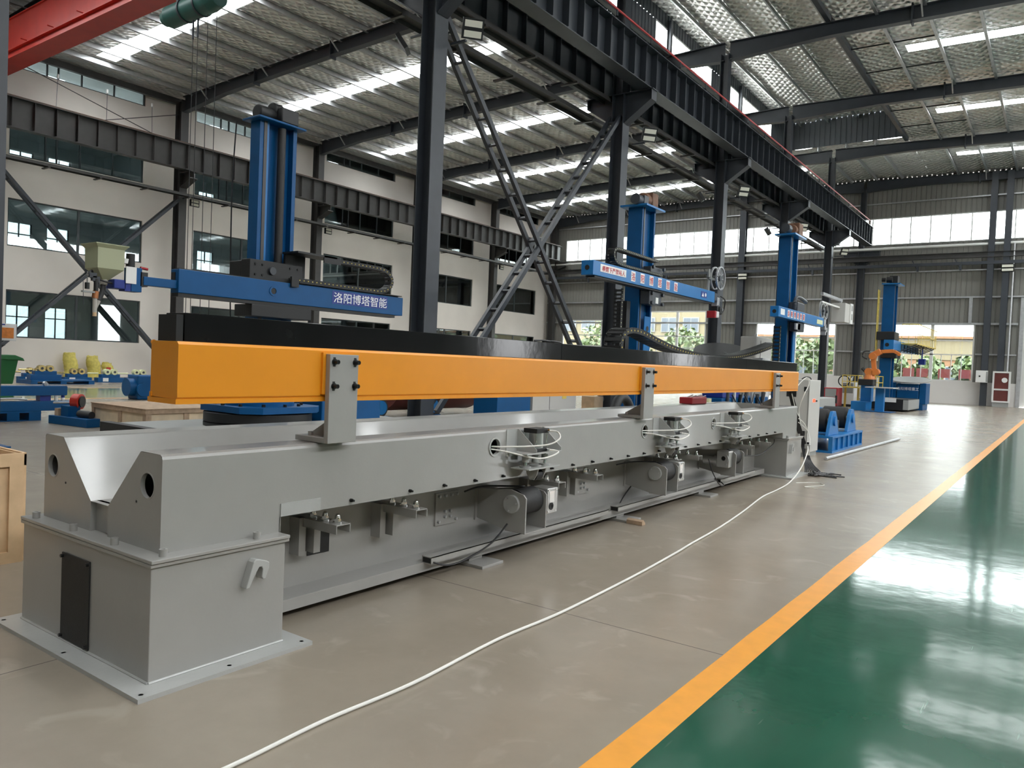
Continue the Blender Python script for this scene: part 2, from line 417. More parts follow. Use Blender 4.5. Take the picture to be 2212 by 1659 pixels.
# ================================================================== THE SETTING
struct(MB().box(XL - 8, -1.445, YB, YF, -.2, 0).build('floor', 'concrete'))
struct(MB().box(-1.295, XR, YB, YF, -.2, 0).build('floor', 'green'))
mb = MB(); n = 160; random.seed(3)       # painted edge line with a slightly ragged left edge
pts = []
for i in range(n + 1):
    y = YB + (YF - YB) * i / n; pts.append((-1.448 + random.uniform(-.006, .004), y))
mb.prism([(-1.294, YB)] + [(-1.294, YF)] + pts[::-1], 'z', -.2, .0015)
struct(mb.build('trim_1', 'lane_yellow'))
struct(MB().box(-28.4, -23.0, YB, YF, 0, .002).build('floor', 'green'))
struct(MB().box(-23.0, -22.85, YB, YF, 0, .0025).build('trim_2', 'lane_yellow'))
struct(MB().box(-28.55, -28.4, YB, YF, 0, .0025).build('trim_3', 'lane_yellow'))

# ---- left office wall, windows repeated in every bay and storey
WZ = [(1.75, 3.90), (5.85, 7.98), (9.90, 11.95), (13.78, 14.55)]
bays = [(YK(k) + 1.32, YK(k) + 7.45) for k in range(-2, 5)]
mb = MB(); wt = .28; zprev = 0
for (z0, z1) in WZ:
    mb.box(XL - wt, XL, YB, YF, zprev, z0)
    yp = YB
    for (a, b) in bays:
        mb.box(XL - wt, XL, yp, a, z0, z1); yp = b
    mb.box(XL - wt, XL, yp, YF, z0, z1); zprev = z1
mb.box(XL - wt, XL, YB, YF, zprev, 15.0)
struct(mb.build('wall_left', 'plaster'))
wn = 0
for bi, (a, b) in enumerate(bays):
    for zi, (z0, z1) in enumerate(WZ):
        wn += 1
        f = MB(); t = .06; x0, x1 = XL - .16, XL - .08
        f.box(x0, x1, a, b, z0, z0 + t); f.box(x0, x1, a, b, z1 - t, z1)
        f.box(x0, x1, a, a + t, z0 + t, z1 - t); f.box(x0, x1, b - t, b, z0 + t, z1 - t)
        ym = a + (b - a) * .5
        if zi < 2: f.box(x0, x1, ym - .05, ym + .05, z0 + t, z1 - t)
        else:
            for q in (.25, .33, .5, .75): f.box(x0, x1, a + (b - a) * q - .03, a + (b - a) * q + .03, z0 + t, z1 - t)
        fr = struct(f.build('window_%d' % wn, 'window_frame'))
        MB().box(XL - .125, XL - .115, a + t, b - t, z0 + t, z1 - t).build('pane', 'office_glass', fr)
# office rooms behind the glass: slabs, back wall with outside windows, partitions
mb = MB(); xb = XL - 7.0
for z in (0.0, 4.45, 8.5, 12.6):
    mb.box(xb, XL - wt, YB, YF, z - .25, z)
mb.box(xb, XL, YB, YF, 15.0, 15.2)
for k in range(-2, 6): mb.box(xb, XL - wt, YK(k) - .1, YK(k) + .1, 0, 15)
struct(mb.build('floor', 'office'))
mb = MB(); zp = 0
OZ = [(1.5, 3.5), (5.9, 7.9), (9.8, 11.7), (13.6, 14.7)]
for z0, z1 in OZ:
    mb.box(xb - .25, xb, YB, YF, zp, z0); yp = YB
    for (a, b) in bays:
        for q0, q1 in ((.05, .27), (.42, .62), (.74, .93)):
            mb.box(xb - .25, xb, yp, a + 6.13 * q0, z0, z1); yp = a + 6.13 * q1
    mb.box(xb - .25, xb, yp, YF, z0, z1); zp = z1
mb.box(xb - .25, xb, YB, YF, zp, 15)
struct(mb.build('wall_office_back', 'office'))
for (a, b) in bays:
    for z0, z1 in OZ[:3]:
        wn += 1; f = MB()
        for q0, q1 in ((.05, .27), (.42, .62), (.74, .93)):
            ya, yb = a + 6.13 * q0, a + 6.13 * q1
            f.box(xb - .1, xb - .04, ya, yb, z1 - .62, z1 - .56); f.box(xb - .1, xb - .04, (ya + yb) / 2 - .03, (ya + yb) / 2 + .03, z0, z1)
            f.box(xb - .1, xb - .04, ya, ya + .05, z0, z1); f.box(xb - .1, xb - .04, yb - .05, yb, z0, z1)
        fr = struct(f.build('window_%d' % wn, 'window_frame'))
        MB().box(xb - .125, xb - .115, a, b, z0, z1).build('pane', 'outer_glass', fr)

# ---- ribbed sheet walls
def ribbed(mb, u0, u1, z0, z1, fixed, ax='y', out=1, per=.30):
    # vertical trapezoid ribs on a sheet
    u = u0; prof = []
    while u < u1 - 1e-6:
        for du, d in ((0, 0), (.22, 0), (.235, .028), (.285, .028)):
            if u + du <= u1: prof.append((u + du, d))
        u += per
    prof.append((u1, 0))
    vs = []; fs = []
    for (u, d) in prof:
        for z in (z0, z1):
            vs.append((u, fixed + out * d, z) if ax == 'y' else (fixed + out * d, u, z))
    for i in range(len(prof) - 1): fs.append((2 * i, 2 * i + 2, 2 * i + 3, 2 * i + 1))
    mb.add(vs, fs)
mb = MB(); LOW = [(-36.7, -28.9, 1.6, 5.45), (-28.2, -23.5, 1.6, 6.18), (-19.3, -13.7, 1.65, 5.28), (-9.85, -5.12, 1.58, 5.22)]
HZ = (10.8, 12.55)
x = XL
for (a, b, z0, z1) in LOW:
    ribbed(mb, x, a, 1.5, HZ[0], YF); ribbed(mb, a, b, z1, HZ[0], YF); x = b
ribbed(mb, x, -2.4, 1.5, HZ[0], YF); ribbed(mb, -2.4, 2.4, 6.9, HZ[0], YF); ribbed(mb, 2.4, XR, 1.5, HZ[0], YF)
ribbed(mb, XL, -36.75, HZ[0], HZ[1], YF); ribbed(mb, XL, XR, HZ[1], 15.6, YF)
struct(mb.build('wall_far', 'siding'))
mb = MB(); x = XL
for (a, b, z0, z1) in LOW: mb.box(x, a, YF - .04, YF + .25, 0, 1.55); mb.box(a, b, YF - .04, YF + .25, 0, z0); x = b
mb.box(x, -2.55, YF - .04, YF + .25, 0, 1.5); mb.box(2.5, XR, YF - .04, YF + .25, 0, 1.5)
struct(mb.build('baseboard_far', 'plinth'))
# far windows
for i, (a, b, z0, z1) in enumerate(LOW):
    wn += 1; f = MB(); t = .09; y0, y1 = YF - .05, YF + .05
    f.box(a - t, b + t, y0, y1, z0 - t, z0); f.box(a - t, b + t, y0, y1, z1, z1 + t)
    f.box(a - t, a, y0, y1, z0, z1); f.box(b, b + t, y0, y1, z0, z1)
    f.box((a + b) / 2 - .1, (a + b) / 2 + .1, y0, y1, z0, z1)
    for hz in (z0 + 1.68, z0 + 2.62):
        if hz < z1 - .2: f.box(a, b, y0, y1, hz - .04, hz + .04)
    for q in (.125, .25, .375, .625, .75, .875):
        f.box(a + (b - a) * q - .025, a + (b - a) * q + .025, y0 + .02, y1 - .02, z0, z0 + 1.64)
    fr = struct(f.build('window_%d' % wn, 'frame_white'))
    MB().box(a, b, YF - .005, YF + .005, z0, z1).build('pane', 'glass', fr)
wn += 1; f = MB(); f.box(-36.75, XR, YF - .05, YF + .05, HZ[0] - .06, HZ[0]); f.box(-36.75, XR, YF - .05, YF + .05, HZ[1], HZ[1] + .06)
x = -36.75
while x < XR: f.box(x - .035, x + .035, YF - .04, YF + .04, *HZ); x += 1.2
fr = struct(f.build('window_%d' % wn, 'frame_white')); MB().box(-36.75, XR, YF - .005, YF + .005, *HZ).build('pane', 'glass', fr)
# sliding door at the right of the far wall
d = struct(MB().box(-2.40, 2.5, YF + .12, YF + .22, .04, 6.9).build('door_1', 'frame_white'))
f = MB(); f.box(-2.62, -2.40, YF - .1, YF + .12, 0, 7.0); f.box(2.4, 2.62, YF - .1, YF + .12, 0, 7.0)
f.build('door_frame', 'galv', d)
# right side wall and back wall (out of frame, close the hall and carry its other windows)
mb = MB()
ribbed(mb, YB, YF, 6.2, HZ[0], XR, 'x', -1); ribbed(mb, YB, YF, HZ[1], 15.6, XR, 'x', -1)
yy = YB
for k in range(-2, 5):
    a, b = YK(k) + 3.0, YK(k) + 5.6
    if k in (1, 3): ribbed(mb, yy, a, 1.5, 6.2, XR, 'x', -1); yy = b
ribbed(mb, yy, YF, 1.5, 6.2, XR, 'x', -1)
struct(mb.build('wall_right', 'siding'))
struct(MB().box(XR - .04, XR + .25, YB, YF, 0, 1.5).build('baseboard_right', 'plinth'))
wn += 1; f = MB(); y = YB
while y < YF: f.box(XR - .04, XR + .04, y - .04, y + .04, *HZ); y += 1.2
struct(f.build('window_%d' % wn, 'frame_white'))
mb = MB(); ribbed(mb, XL, XR, 12.6, 15.6, YB, 'y', 1)
x = XL
for a, b in ():
    ribbed(mb, x, a, 0, 12.6, YB); ribbed(mb, a, b, 5.0, 10.8, YB); ribbed(mb, a, b, 0, .9, YB); x = b
ribbed(mb, x, XR, 0, 12.6, YB)
struct(mb.build('wall_back', 'siding'))

# ---- roof foil, sagging between the purlins, open at the skylight strips and under the monitor
PUR = 1.6
PX_L = [-36.9 + PUR * i for i in range(14)]          # -36.9 .. -16.1
PX_R = [-6.45 + PUR * i for i in range(12)]
MON = (-14.9, -8.1, YB, 48.5)                         # raised monitor
def foil_patch(mb, x0, x1, y0, y1, base=None):
    nx = max(2, int((x1 - x0) / .2)); ny = max(2, int((y1 - y0) / .45)); vs = []; fs = []
    for j in range(ny + 1):
        y = y0 + (y1 - y0) * j / ny
        for i in range(nx + 1):
            x = x0 + (x1 - x0) * i / nx
            ph = ((x + 36.9) / PUR) % 1.0
            s = .06 * max(0, sin(pi * ph)) ** .8 * (1 + .35 * sin(y * 1.3 + x * .7)) + .012 * sin(y * 5.1 + x * 3.3)
            if base is None:
                dd_ = min(abs(y - q) for q in SKY_Y) - .5; s = max(0, s) * min(1, max(0, dd_) / .5)
            z = (roof_z(x) if base is None else base) - s
            vs.append((x, y, z))
    for j in range(ny):
        for i in range(nx):
            o = j * (nx + 1) + i; fs.append((o, o + 1, o + nx + 2, o + nx + 1))
    mb.add(vs, fs, True)
mb = MB(); ys = [YB] + [v for y in SKY_Y for v in (y - .5, y + .5)] + [YF]
for i in range(0, len(ys), 2):
    foil_patch(mb, XL, MON[0], ys[i], ys[i + 1]); foil_patch(mb, MON[1], XR, ys[i], ys[i + 1])
for y in SKY_Y:
    for a, b in ((y - .5, y - .38), (y + .38, y + .5)): foil_patch(mb, -6.1, 11.2, a, b)
    for a, b in ((y - .5, y - .44), (y + .44, y + .5)): foil_patch(mb, -36.6, -19.6, a, b); foil_patch(mb, -18.4, MON[0], a, b)
for y in SKY_Y:
    foil_patch(mb, XL, -36.6, y - .5, y + .5); foil_patch(mb, -19.6, -18.4, y - .5, y + .5); foil_patch(mb, MON[1], -6.1, y - .5, y + .5); foil_patch(mb, 11.2, XR, y - .5, y + .5)
foil_patch(mb, MON[0], MON[1], MON[3], YF)
foil_patch(mb, MON[0], MON[1], YB, MON[3], 17.0)
struct(mb.build('ceiling', 'foil'))
for i, y in enumerate(SKY_Y):                          # translucent skylight sheets
    for (a, b) in ((-36.6, -19.6), (-18.4, MON[0]), (-6.1, 11.2)):
        wn += 1; o = MB().add([(a, y - .5, roof_z(a) - .004), (b, y - .5, roof_z(b) - .004), (b, y + .5, roof_z(b) - .004), (a, y + .5, roof_z(a) - .004)], [(0, 1, 2, 3)]).build('window_%d' % wn, 'skylight')
        struct(o)
# monitor side walls with glazing strips, gable at its end
mb = MB()
ribbed(mb, YB, MON[3], 16.35, 17.05, MON[0], 'x', 1); ribbed(mb, YB, MON[3], roof_z(MON[0]) - .25, 15.45, MON[0], 'x', 1)
segs = [(19.6, 26.6), (29.9, 36.2), (38.8, 45.6)]; yy = YB
for a, b in segs: ribbed(mb, yy, a, 15.45, 16.35, MON[0], 'x', 1); yy = b
ribbed(mb, yy, MON[3], 15.45, 16.35, MON[0], 'x', 1)
ribbed(mb, YB, MON[3], roof_z(MON[1]) - .2, 17.05, MON[1], 'x', -1)
ribbed(mb, MON[0], MON[1], 15.35, 17.15, MON[3], 'y', 1)
struct(mb.build('wall_monitor', mat('monitor_sheet', (.10, .11, .125), .5)))
for a, b in segs:
    wn += 1; f = MB(); f.box(MON[0] - .03, MON[0] + .03, a, b, 15.42, 15.5); f.box(MON[0] - .03, MON[0] + .03, a, b, 16.3, 16.37)
    y = a
    while y <= b + .01: f.box(MON[0] - .03, MON[0] + .03, y - .03, y + .03, 15.5, 16.3); y += (b - a) / 6
    fr = struct(f.build('window_%d' % wn, 'frame_white')); MB().box(MON[0] - .004, MON[0] + .004, a, b, 15.5, 16.3).build('pane', 'skylight', fr)
for k in range(2):
    portal('portal_monitor', (MON[0] + .1, segs[k][0] + 3.3, 15.9), .85, 6.4, (0, R(-90), 0))

# ================================================================== STEEL FRAME
def ordinal(i): return ['first', 'second', 'third', 'fourth', 'fifth', 'sixth', 'seventh', 'eighth', 'ninth', 'tenth', 'eleventh', 'twelfth', 'thirteenth', 'fourteenth'][i]
# centre columns
where = {-1: 'cut by the left edge of the photo', 0: 'big dark one nearest the camera, rising behind the long machine', 1: 'behind the sign end of the second blue boom',
         2: 'behind the wire spool of the second boom', 3: 'right behind the third blue mast', 4: 'beside the hanging grey control box', 5: 'last of the centre row, standing at the far wall'}
for k in range(-1, 6):
    y = YK(k) if k < 5 else 57.95
    t = thing('steel_column', 'dark steel centre column, ' + where[k], 'column', (XC, y, 0), 'centre row columns')
    hsec(MB(), XC, y, .02, 10.3, .42, .44, .022).build('shaft', 'steel', t)
    hsec(MB(), XC - .05, y, 10.3, roof_z(XC) - .72, .34, .36, .02).build('upper_shaft', 'steel', t)
    b = MB(); zt, zb = 10.3, 9.35
    b.prism([(-13.25, zt), (-10.95, zt), (-10.95, zt - .32), (XC + .25, zb), (XC - .25, zb), (-13.25, zt - .32)], 'y', y - .02, y + .02)
    b.box(-13.3, -10.9, y - .2, y + .2, zt - .03, zt)
    for (a, c) in (((-10.95, zt - .32), (XC + .22, zb)), ((-13.25, zt - .32), (XC - .22, zb))):
        b.bar((a[0], y, a[1]), (c[0], y, c[1]), .36, .025, (0, 0, 1))
    for x in (-10.95, -13.25): b.box(x - .012, x + .012, y - .18, y + .18, zt - .34, zt)
    b.build('crane_bracket', 'steel', t)
    MB().box(XC - .4, XC + .4, y - .35, y + .35, 0, .025).build('base_plate', 'steel', t)
# left wall columns
wl = {-1: 'left edge of the photo', 0: 'behind the sage green hopper bay', 1: 'left of the tall near blue mast', 2: 'just right of the tall near blue mast', 3: 'hidden behind the biggest dark column',
      4: 'behind the crossed bracing', 5: 'in the far left corner'}
XW = -37.75
for k in range(0, 6):
    y = YK(k) if k < 5 else 57.8
    t = thing('steel_column', 'dark steel column against the left office wall, ' + wl[k], 'column', (XW, y, 0), 'left wall columns')
    hsec(MB(), XW, y, .02, 14.35, .55, .42, .02).build('shaft', 'steel_brown', t)
    b = MB(); zt = 10.6
    b.prism([(XW + .25, zt), (-36.5, zt), (-36.5, zt - .35), (XW + .25, zt - .75)], 'y', y - .02, y + .02)
    b.bar((-36.5, y, zt - .35), (XW + .25, y, zt - .75), .4, .03); b.box(XW + .2, -36.45, y - .22, y + .22, zt - .03, zt)
    b.build('crane_bracket', 'steel_brown', t)
    if k in (1, 2, 4):
        l = MB().box(XW + .3, XW + .42, y + .35, y + .85, 9.0, 9.35).build('floodlight', 'black', t)
        MB().box(XW + .40, XW + .43, y + .4, y + .8, 9.2, 9.32).box(XW + .40, XW + .43, y + .4, y + .8, 9.03, 9.15).build('lens', 'lamp_lens', l)
# rafters
for k in range(-1, 6):
    y = YK(k) if k < 5 else 57.9
    for side in ('left', 'right'):
        if k == -1 and side == 'right': continue
        xs = [-37.5, -34, -30, -26, -22, -18, -14.9, -12.2] if side == 'left' else [-12.0, -10, -8, -5, -2, 2, 6, 12.3]
        b = MB()
        dep = lambda x: .52 + (.28 * max(0, 1 - abs(x + 37.5) / 4) if side == 'left' else 0) + .25 * max(0, 1 - abs(x + 12.1) / 3.5)
        topz = lambda x: roof_z(x) - .24
        for a, c in zip(xs, xs[1:]):
            for (z0a, z1a, z0c, z1c, hw) in ((topz(a) - dep(a), topz(a) - dep(a) + .03, topz(c) - dep(c), topz(c) - dep(c) + .03, .15), (topz(a) - .03, topz(a), topz(c) - .03, topz(c), .15), (topz(a) - dep(a), topz(a), topz(c) - dep(c), topz(c), .008)):
                b.add([(a, y - hw, z0a), (c, y - hw, z0c), (c, y + hw, z0c), (a, y + hw, z0a), (a, y - hw, z1a), (c, y - hw, z1c), (c, y + hw, z1c), (a, y + hw, z1a)],
                      [(0, 1, 2, 3), (4, 5, 6, 7), (0, 1, 5, 4), (1, 2, 6, 5), (2, 3, 7, 6), (3, 0, 4, 7)])
        for xx in ((-26.2, -31.5) if side == 'left' else (-5.2,)):      # bolted splice plates
            b.box(xx - .03, xx + .03, y - .17, y + .17, topz(xx) - dep(xx) - .12, topz(xx) + .1)
        o = b.build('roof_rafter', 'steel')
        fr = {'left': 'on the office side', 'right': 'of the right hall'}[side]
        wh = ['out of sight behind the red crane', 'above the red crane girder', 'meeting the wall left of the near blue mast', 'second one right of the near blue mast', 'over the crossed bracing', 'last before the far wall', 'lying along the top of the far wall'][k + 1]
        if side == 'right': wh = ['', 'nearest, just out of the photo', 'second, above the top edge of the photo', 'topmost one visible at the upper right', 'middle one of the three at the upper right', 'lowest free one at the upper right', 'along the top of the far wall'][k + 1]
        tag(o, 'roof rafter %s, %s' % (fr, wh), 'rafter', 'roof rafters')
        # fly braces from purlins down to the rafter
        for j, px in enumerate((PX_L if side == 'left' else PX_R)):
            if j % 3 != 1: continue
            for s_ in ((-1, 1) if k < 5 else (-1,)):
                q = MB().bar((px, y + s_ * .12, topz(px) - dep(px) + .06), (px, y + s_ * .75, roof_z(px) - .2), .05, .05)
                q.build('fly_brace', 'galv', o)
    if k in (0, 1, 2, 3, 4):
        pass
# purlins
for side, PXs in (('left', PX_L), ('right', PX_R)):
    for j, px in enumerate(PXs):
        z = roof_z(px); b = MB()
        b.box(px - .008, px + .008, YB, YF - .1, z - .27, z - .02); b.box(px - .008, px + .105, YB, YF - .1, z - .28, z - .266); b.box(px + .095, px + .105, YB, YF - .1, z - .266, z - .24); b.box(px - .06, px + .008, YB, YF - .1, z - .03, z - .014)
        tag(b.build('roof_purlin', 'galv'), ('galvanised roof purlin %s counted from the left office wall' if side == 'left' else 'galvanised roof purlin over the right hall, %s from the raised monitor') % ordinal(j), 'purlin', 'roof purlins')
for j, px in enumerate((-14.0, -12.4, -10.8, -9.2)):
    b = MB().box(px - .008, px + .008, YB, MON[3] - .05, 16.72, 16.93).box(px - .008, px + .06, YB, MON[3] - .05, 16.70, 16.715)
    tag(b.build('roof_purlin', 'galv'), 'purlin under the raised monitor roof, %s from its glazed side' % ordinal(j), 'purlin', 'monitor purlins')
for j, px in enumerate((-13.0, -11.4, -9.8)):
    b = MB().box(px - .008, px + .075, MON[3] + .1, YF - .1, roof_z(px) - .27, roof_z(px) - .02)
    tag(b.build('roof_purlin', 'galv'), 'short roof purlin between the monitor gable and the far wall, %s from its left' % ordinal(j), 'purlin', 'short end purlins')
for px, lb in ((MON[0] + .15, 'under the glazed strip of the raised monitor'), (MON[1], 'along the right edge of the raised monitor')):
    b = MB().box(px - .09, px + .09, YB, MON[3] - .05, roof_z(px) - .24, roof_z(px) - .04)
    tag(b.build('edge_beam', 'steel'), 'long edge beam ' + lb, 'beam')
for k in range(1, 5):
    for px in (MON[0] + .15, MON[1]):
        y = YK(k) - (.35 if k == 4 else 0)
        o = hsec(MB(), px, y, roof_z(px) - .23, 16.7, .18, .18).build('monitor_post', 'steel')
        tag(o, 'short post of the raised roof monitor, %s row, %s frame from the camera' % ('glazed side' if px < -12 else 'right side', ordinal(k)), 'post', 'roof monitor posts')
# sag rods between right-hall purlins
for i, y in enumerate((34.3, 37.3, 43.2, 46.2)):
    b = MB()
    for a, c in zip([MON[1]] + PX_R[:1], PX_R[:2]):
        b.cyl((a, y, roof_z(a) - .12), (c, y, roof_z(c) - .12), .03, 8)
    tag(b.build('sag_rod', 'black'), 'short black tie rod under the silver roof beside the raised monitor, %s from the camera' % ordinal(i), 'rod', 'roof tie rods')

def crane_beam(name, label, x, z0, z1, y0, y1, fl, m, stiff, rail=True, side=None):
    t = thing(name, label, 'crane beam', (x, y0, z0))
    b = MB(); b.box(x - .008, x + .008, y0, y1, z0 + .02, z1 - .02); b.build('web', m, t)
    MB().box(x - fl, x + fl, y0, y1, z0, z0 + .025).build('bottom_flange', m, t)
    MB().box(x - fl - .04, x + fl + .04, y0, y1, z1 - .03, z1).build('top_flange', m, t)
    y = y0 + .05; b = MB(); i = 0
    while y < y1:
        for s_ in (-1, 1): b.box(x + s_ * .01, x + s_ * (fl - .02), y - .01, y + .01, z0 + .08, z1 - .03)
        y += stiff
    o = b.build('stiffeners', m, t)
    if rail: MB().box(x - .04, x + .04, y0, y1, z1, z1 + .11).build('rail', 'rust', t)
    return t
t = crane_beam('crane_beam', 'big dark crane runway beam with close stiffeners on the hall side of the centre columns', -11.2, 10.3, 11.5, YB + .5, 55.6, .24, 'steel', .75)
b = MB(); b.cyl((-10.88, YB + 1, 11.72), (-10.88, 54.0, 11.72), .03, 8); c = b.build('conductor_rail', 'red_rail', t)
b = MB(); y = YB + 2
while y < 51: b.box(-11.1, -10.86, y - .02, y + .02, 11.5, 11.53); b.box(-10.9, -10.86, y - .02, y + .02, 11.5, 11.72); y += 2.2
b.build('rail_brackets', 'steel', t)
MB().box(-11.25, -11.15, 55.4, 55.6, 11.5, 12.1).build('end_stop', 'rust', t)
crane_beam('crane_beam', 'dark crane runway beam on the office-hall side of the centre columns, partly behind the bigger one', -12.95, 10.3, 11.4, YB + .5, 54.6, .2, 'steel', .9)
crane_beam('crane_beam', 'long crane runway beam running along the left office wall', -36.75, 10.62, 11.9, YB + .5, 57.2, .2, 'steel_brown', .89)
def surge(label, x, z, y0, y1, m, w=.17):
    b = MB().box(x - w, x + w, y0, y1, z + .11, z + .125).box(x - w, x - w + .012, y0, y1, z, z + .11).box(x + w - .012, x + w, y0, y1, z, z + .11)
    y = y0 + 1
    while y < y1: b.box(x - w - .28, x + w, y - .05, y + .05, z - .05, z - .0); y += 2.24
    return tag(b.build('bracing_channel', m), label, 'bracing')
surge('long grey bracing channel with cross stubs on the office side of the centre columns', -13.35, 9.68, YB + 1, 53, 'steel_brown', .22)
surge('flat bracing channel running just below the crane beam on the office-hall side', -12.55, 10.1, YB + 1, 53, 'steel_brown', .16)
surge('long brown-grey channel below the crane beam along the left office wall', -37.0, 9.35, YB + 1, 57, 'steel_brown', .2)

# floodlights on arms from the centre columns
def flood(y, label, z=9.1):
    t = thing('floodlight', label, 'floodlight', (-11.5, y, z), 'floodlights on the centre columns')
    MB().box(-11.9, -11.45, y - .03, y + .03, z - .3, z - .25).build('arm', 'steel', t)
    h = MB(); a = Vector((-11.35, y + .1, z)); 
    bx = MB().box(-.05, .05, -.24, .24, -.22, .22)
    m4 = Matrix.Translation(a) @ Matrix.Rotation(R(-40), 4, 'Z') @ Matrix.Rotation(R(25), 4, 'Y')
    bx.v = [tuple(m4 @ Vector(v)) for v in bx.v]; hd = bx.build('housing', 'black', t)
    ln = MB().box(.05, .056, -.2, .2, .04, .18).box(.05, .056, -.2, .2, -.18, -.04)
    ln.v = [tuple(m4 @ Vector(v)) for v in ln.v]; ln.build('lens', 'lamp_lens', hd)
flood(YK(0) + .35, 'square floodlight with two pale lenses on the nearest big centre column'); flood(YK(1) + .5, 'square floodlight on the second centre column, below the crane bracket')
flood(YK(2) + .5, 'square floodlight on the centre column behind the second boom'); flood(YK(3) + .5, 'small floodlight high on the fourth centre column'); flood(YK(4) + .5, 'farthest floodlight under the end of the crane beam')
for k, lb in ((0, 'on the office side of the nearest centre column'), (1, 'beside the top of the crossed bracing'), (2, 'seen against the silver roof right of the second mast'), (3, 'in front of the bright high windows')):
    y = YK(k) - .1; t = thing('floodlight', 'black floodlight seen from behind, ' + lb, 'floodlight', (-12.8, y, 8.9), 'floodlights seen from behind')
    MB().box(-12.75, -12.3, y - .02, y + .02, 8.98, 9.02).build('arm', 'steel', t)
    bx = MB().box(-.05, .05, -.22, .22, -.2, .2); m4 = Matrix.Translation((-12.9, y - .1, 8.85)) @ Matrix.Rotation(R(35), 4, 'Z') @ Matrix.Rotation(R(-35), 4, 'Y')
    bx.v = [tuple(m4 @ Vector(v)) for v in bx.v]; bx.build('housing', 'black', t)

# ladder-like crossed bracing
def ladder(mb_, p, q, gap, w, h, step, ax):
    p = Vector(p); q = Vector(q); g = Vector(ax) * gap / 2
    mb_.bar(p - g, q - g, w, h, ax); mb_.bar(p + g, q + g, w, h, ax)
    L_ = (q - p).length; d = (q - p) / L_; s_ = step * .5
    while s_ < L_: c = p + d * s_; mb_.bar(c - g, c + g, .09, .05, d); s_ += step
for (p, q, lb) in (((XC - .1, YK(0) + .3, 9.5), (XC - .1, YK(1) - .5, .45), 'falling away from the nearest centre column'),
                   ((XC - .12, YK(1) - .1, 9.6), (XC - .12, YK(0) + .5, .3), 'rising to the second centre column')):
    b = MB(); ladder(b, p, q, .34, .13, .1, .72, (1, 0, 0)); tag(b.build('ladder_brace', 'steel'), 'ladder-like diagonal steel brace ' + lb, 'brace', 'crossed bracing in the centre row')
MB()
for (p, q, lb) in (((XW + .05, YK(0) + .2, 9.5), (XW + .05, YK(1) - .3, .6), 'falling right behind the orange beam end'),
                   ((XW + .08, YK(1) - .2, 9.2), (XW + .08, YK(0) + .6, 1.2), 'rising right behind the green hopper')):
    b = MB(); ladder(b, p, q, .34, .13, .12, .8, (1, 0, 0)); tag(b.build('ladder_brace', 'steel'), 'ladder-like diagonal brace on the left office wall, ' + lb, 'brace', 'crossed bracing on the office wall')
b = MB().cyl((XW, YK(0) + .2, 14.0), (XW, YK(1) - 1.2, 12.2), .02, 6); tag(b.build('tie_rod', 'steel_brown'), 'thin round tie rod crossing the upper left wall, falling to the right', 'rod', 'wall tie rods')
b = MB().cyl((XW, YK(1) - .2, 13.6), (XW, YK(0) + 4.2, 12.0), .02, 6); tag(b.build('tie_rod', 'steel_brown'), 'thin round tie rod crossing the upper left wall, rising to the right', 'rod', 'wall tie rods')
# eave beam on the left wall
tag(MB().box(-38.2, -38.0, YB, YF, 14.2, 14.5).build('eave_beam', 'steel_brown'), 'dark eave beam along the top of the left office wall', 'beam')

# ---- far wall framing
for i, (z, h, d) in enumerate(((7.05, .10, .10), (5.30, .13, .10), (3.32, .09, .10), (8.82, .08, .10), (13.6, .08, .1))):
    xs = [(-36.6, -28.6)] if False else [(XL + .1, -2.7)]
    b = MB()
    if z in (5.30, 7.05, 8.82, 13.6): b.box(XL + .1, XR if z > 6 else -2.7, YF - .17, YF - .06, z - h / 2, z + h / 2)
    else:
        for a, c in ((-28.7, -28.4), (-23.3, -19.5), (-13.5, -10.1), (-4.95, -2.7)): b.box(a, c, YF - .17, YF - .06, z - h / 2, z + h / 2)
    tag(b.build('wall_girt', 'galv'), 'pale horizontal girt on the far wall at %s' % ['the middle of the sheet', 'the top of the lower windows', 'half height of the lower windows', 'a little below the dark rail', 'the upper sheet near the roof'][i], 'girt', 'far wall girts')
b = MB().cyl((XL + .3, YF - .5, 10.42), (XR - .3, YF - .5, 10.42), .09, 12); tag(b.build('white_pipe', 'white'), 'long white pipe running across the far wall under the high windows', 'pipe')
b = MB().box(XL + .5, XR - .3, YF - .75, YF - .45, 9.55, 9.58).box(XL + .5, XR - .3, YF - .75, YF - .45, 9.87, 9.9).box(XL + .5, XR - .3, YF - .62, YF - .58, 9.58, 9.87)
tag(b.build('wall_beam', 'steel_brown'), 'long grey beam across the far wall below the white pipe', 'beam')
b = MB().box(XL + .5, XR - .3, YF - .7, YF - .55, 9.1, 9.3)
for x in (-34, -30.5, -26.7, -23.2, -15.3, -8.5, -6.0): b.box(x - .06, x + .06, YF - .7, YF - .58, 8.75, 9.1); b.bar((x, YF - .62, 8.8), (x - .35, YF - .62, 9.5), .06, .06)
tag(b.build('wall_rail', 'steel'), 'dark busbar rail with small hangers across the far wall', 'rail')
for (x, d, lb) in ((-28.9, .4, 'behind the second mast'), (-20.6, .48, 'between the second and the third mast'), (-4.35, .36, 'over the white electric box'), (-3.5, .36, 'over the hydrant cabinet'), (4.5, .45, 'beyond the right edge')):
    o = hsec(MB(), x, YF - .45, 0, 15, .42, d, .03, 'y').build('wall_column', 'steel'); tag(o, 'dark wind column on the far wall ' + lb, 'column', 'far wall columns')
for (x, z0, z1) in ((-5.35, 5.3, 7.05), (-23.0, 5.3, 7.05)):
    tag(MB().box(x - .1, x + .1, YF - .16, YF - .06, z0, z1).build('wall_post', 'galv'), 'short pale upright between two girts, %s' % ('above the big right window' if x > -10 else 'left of the third mast'), 'post')
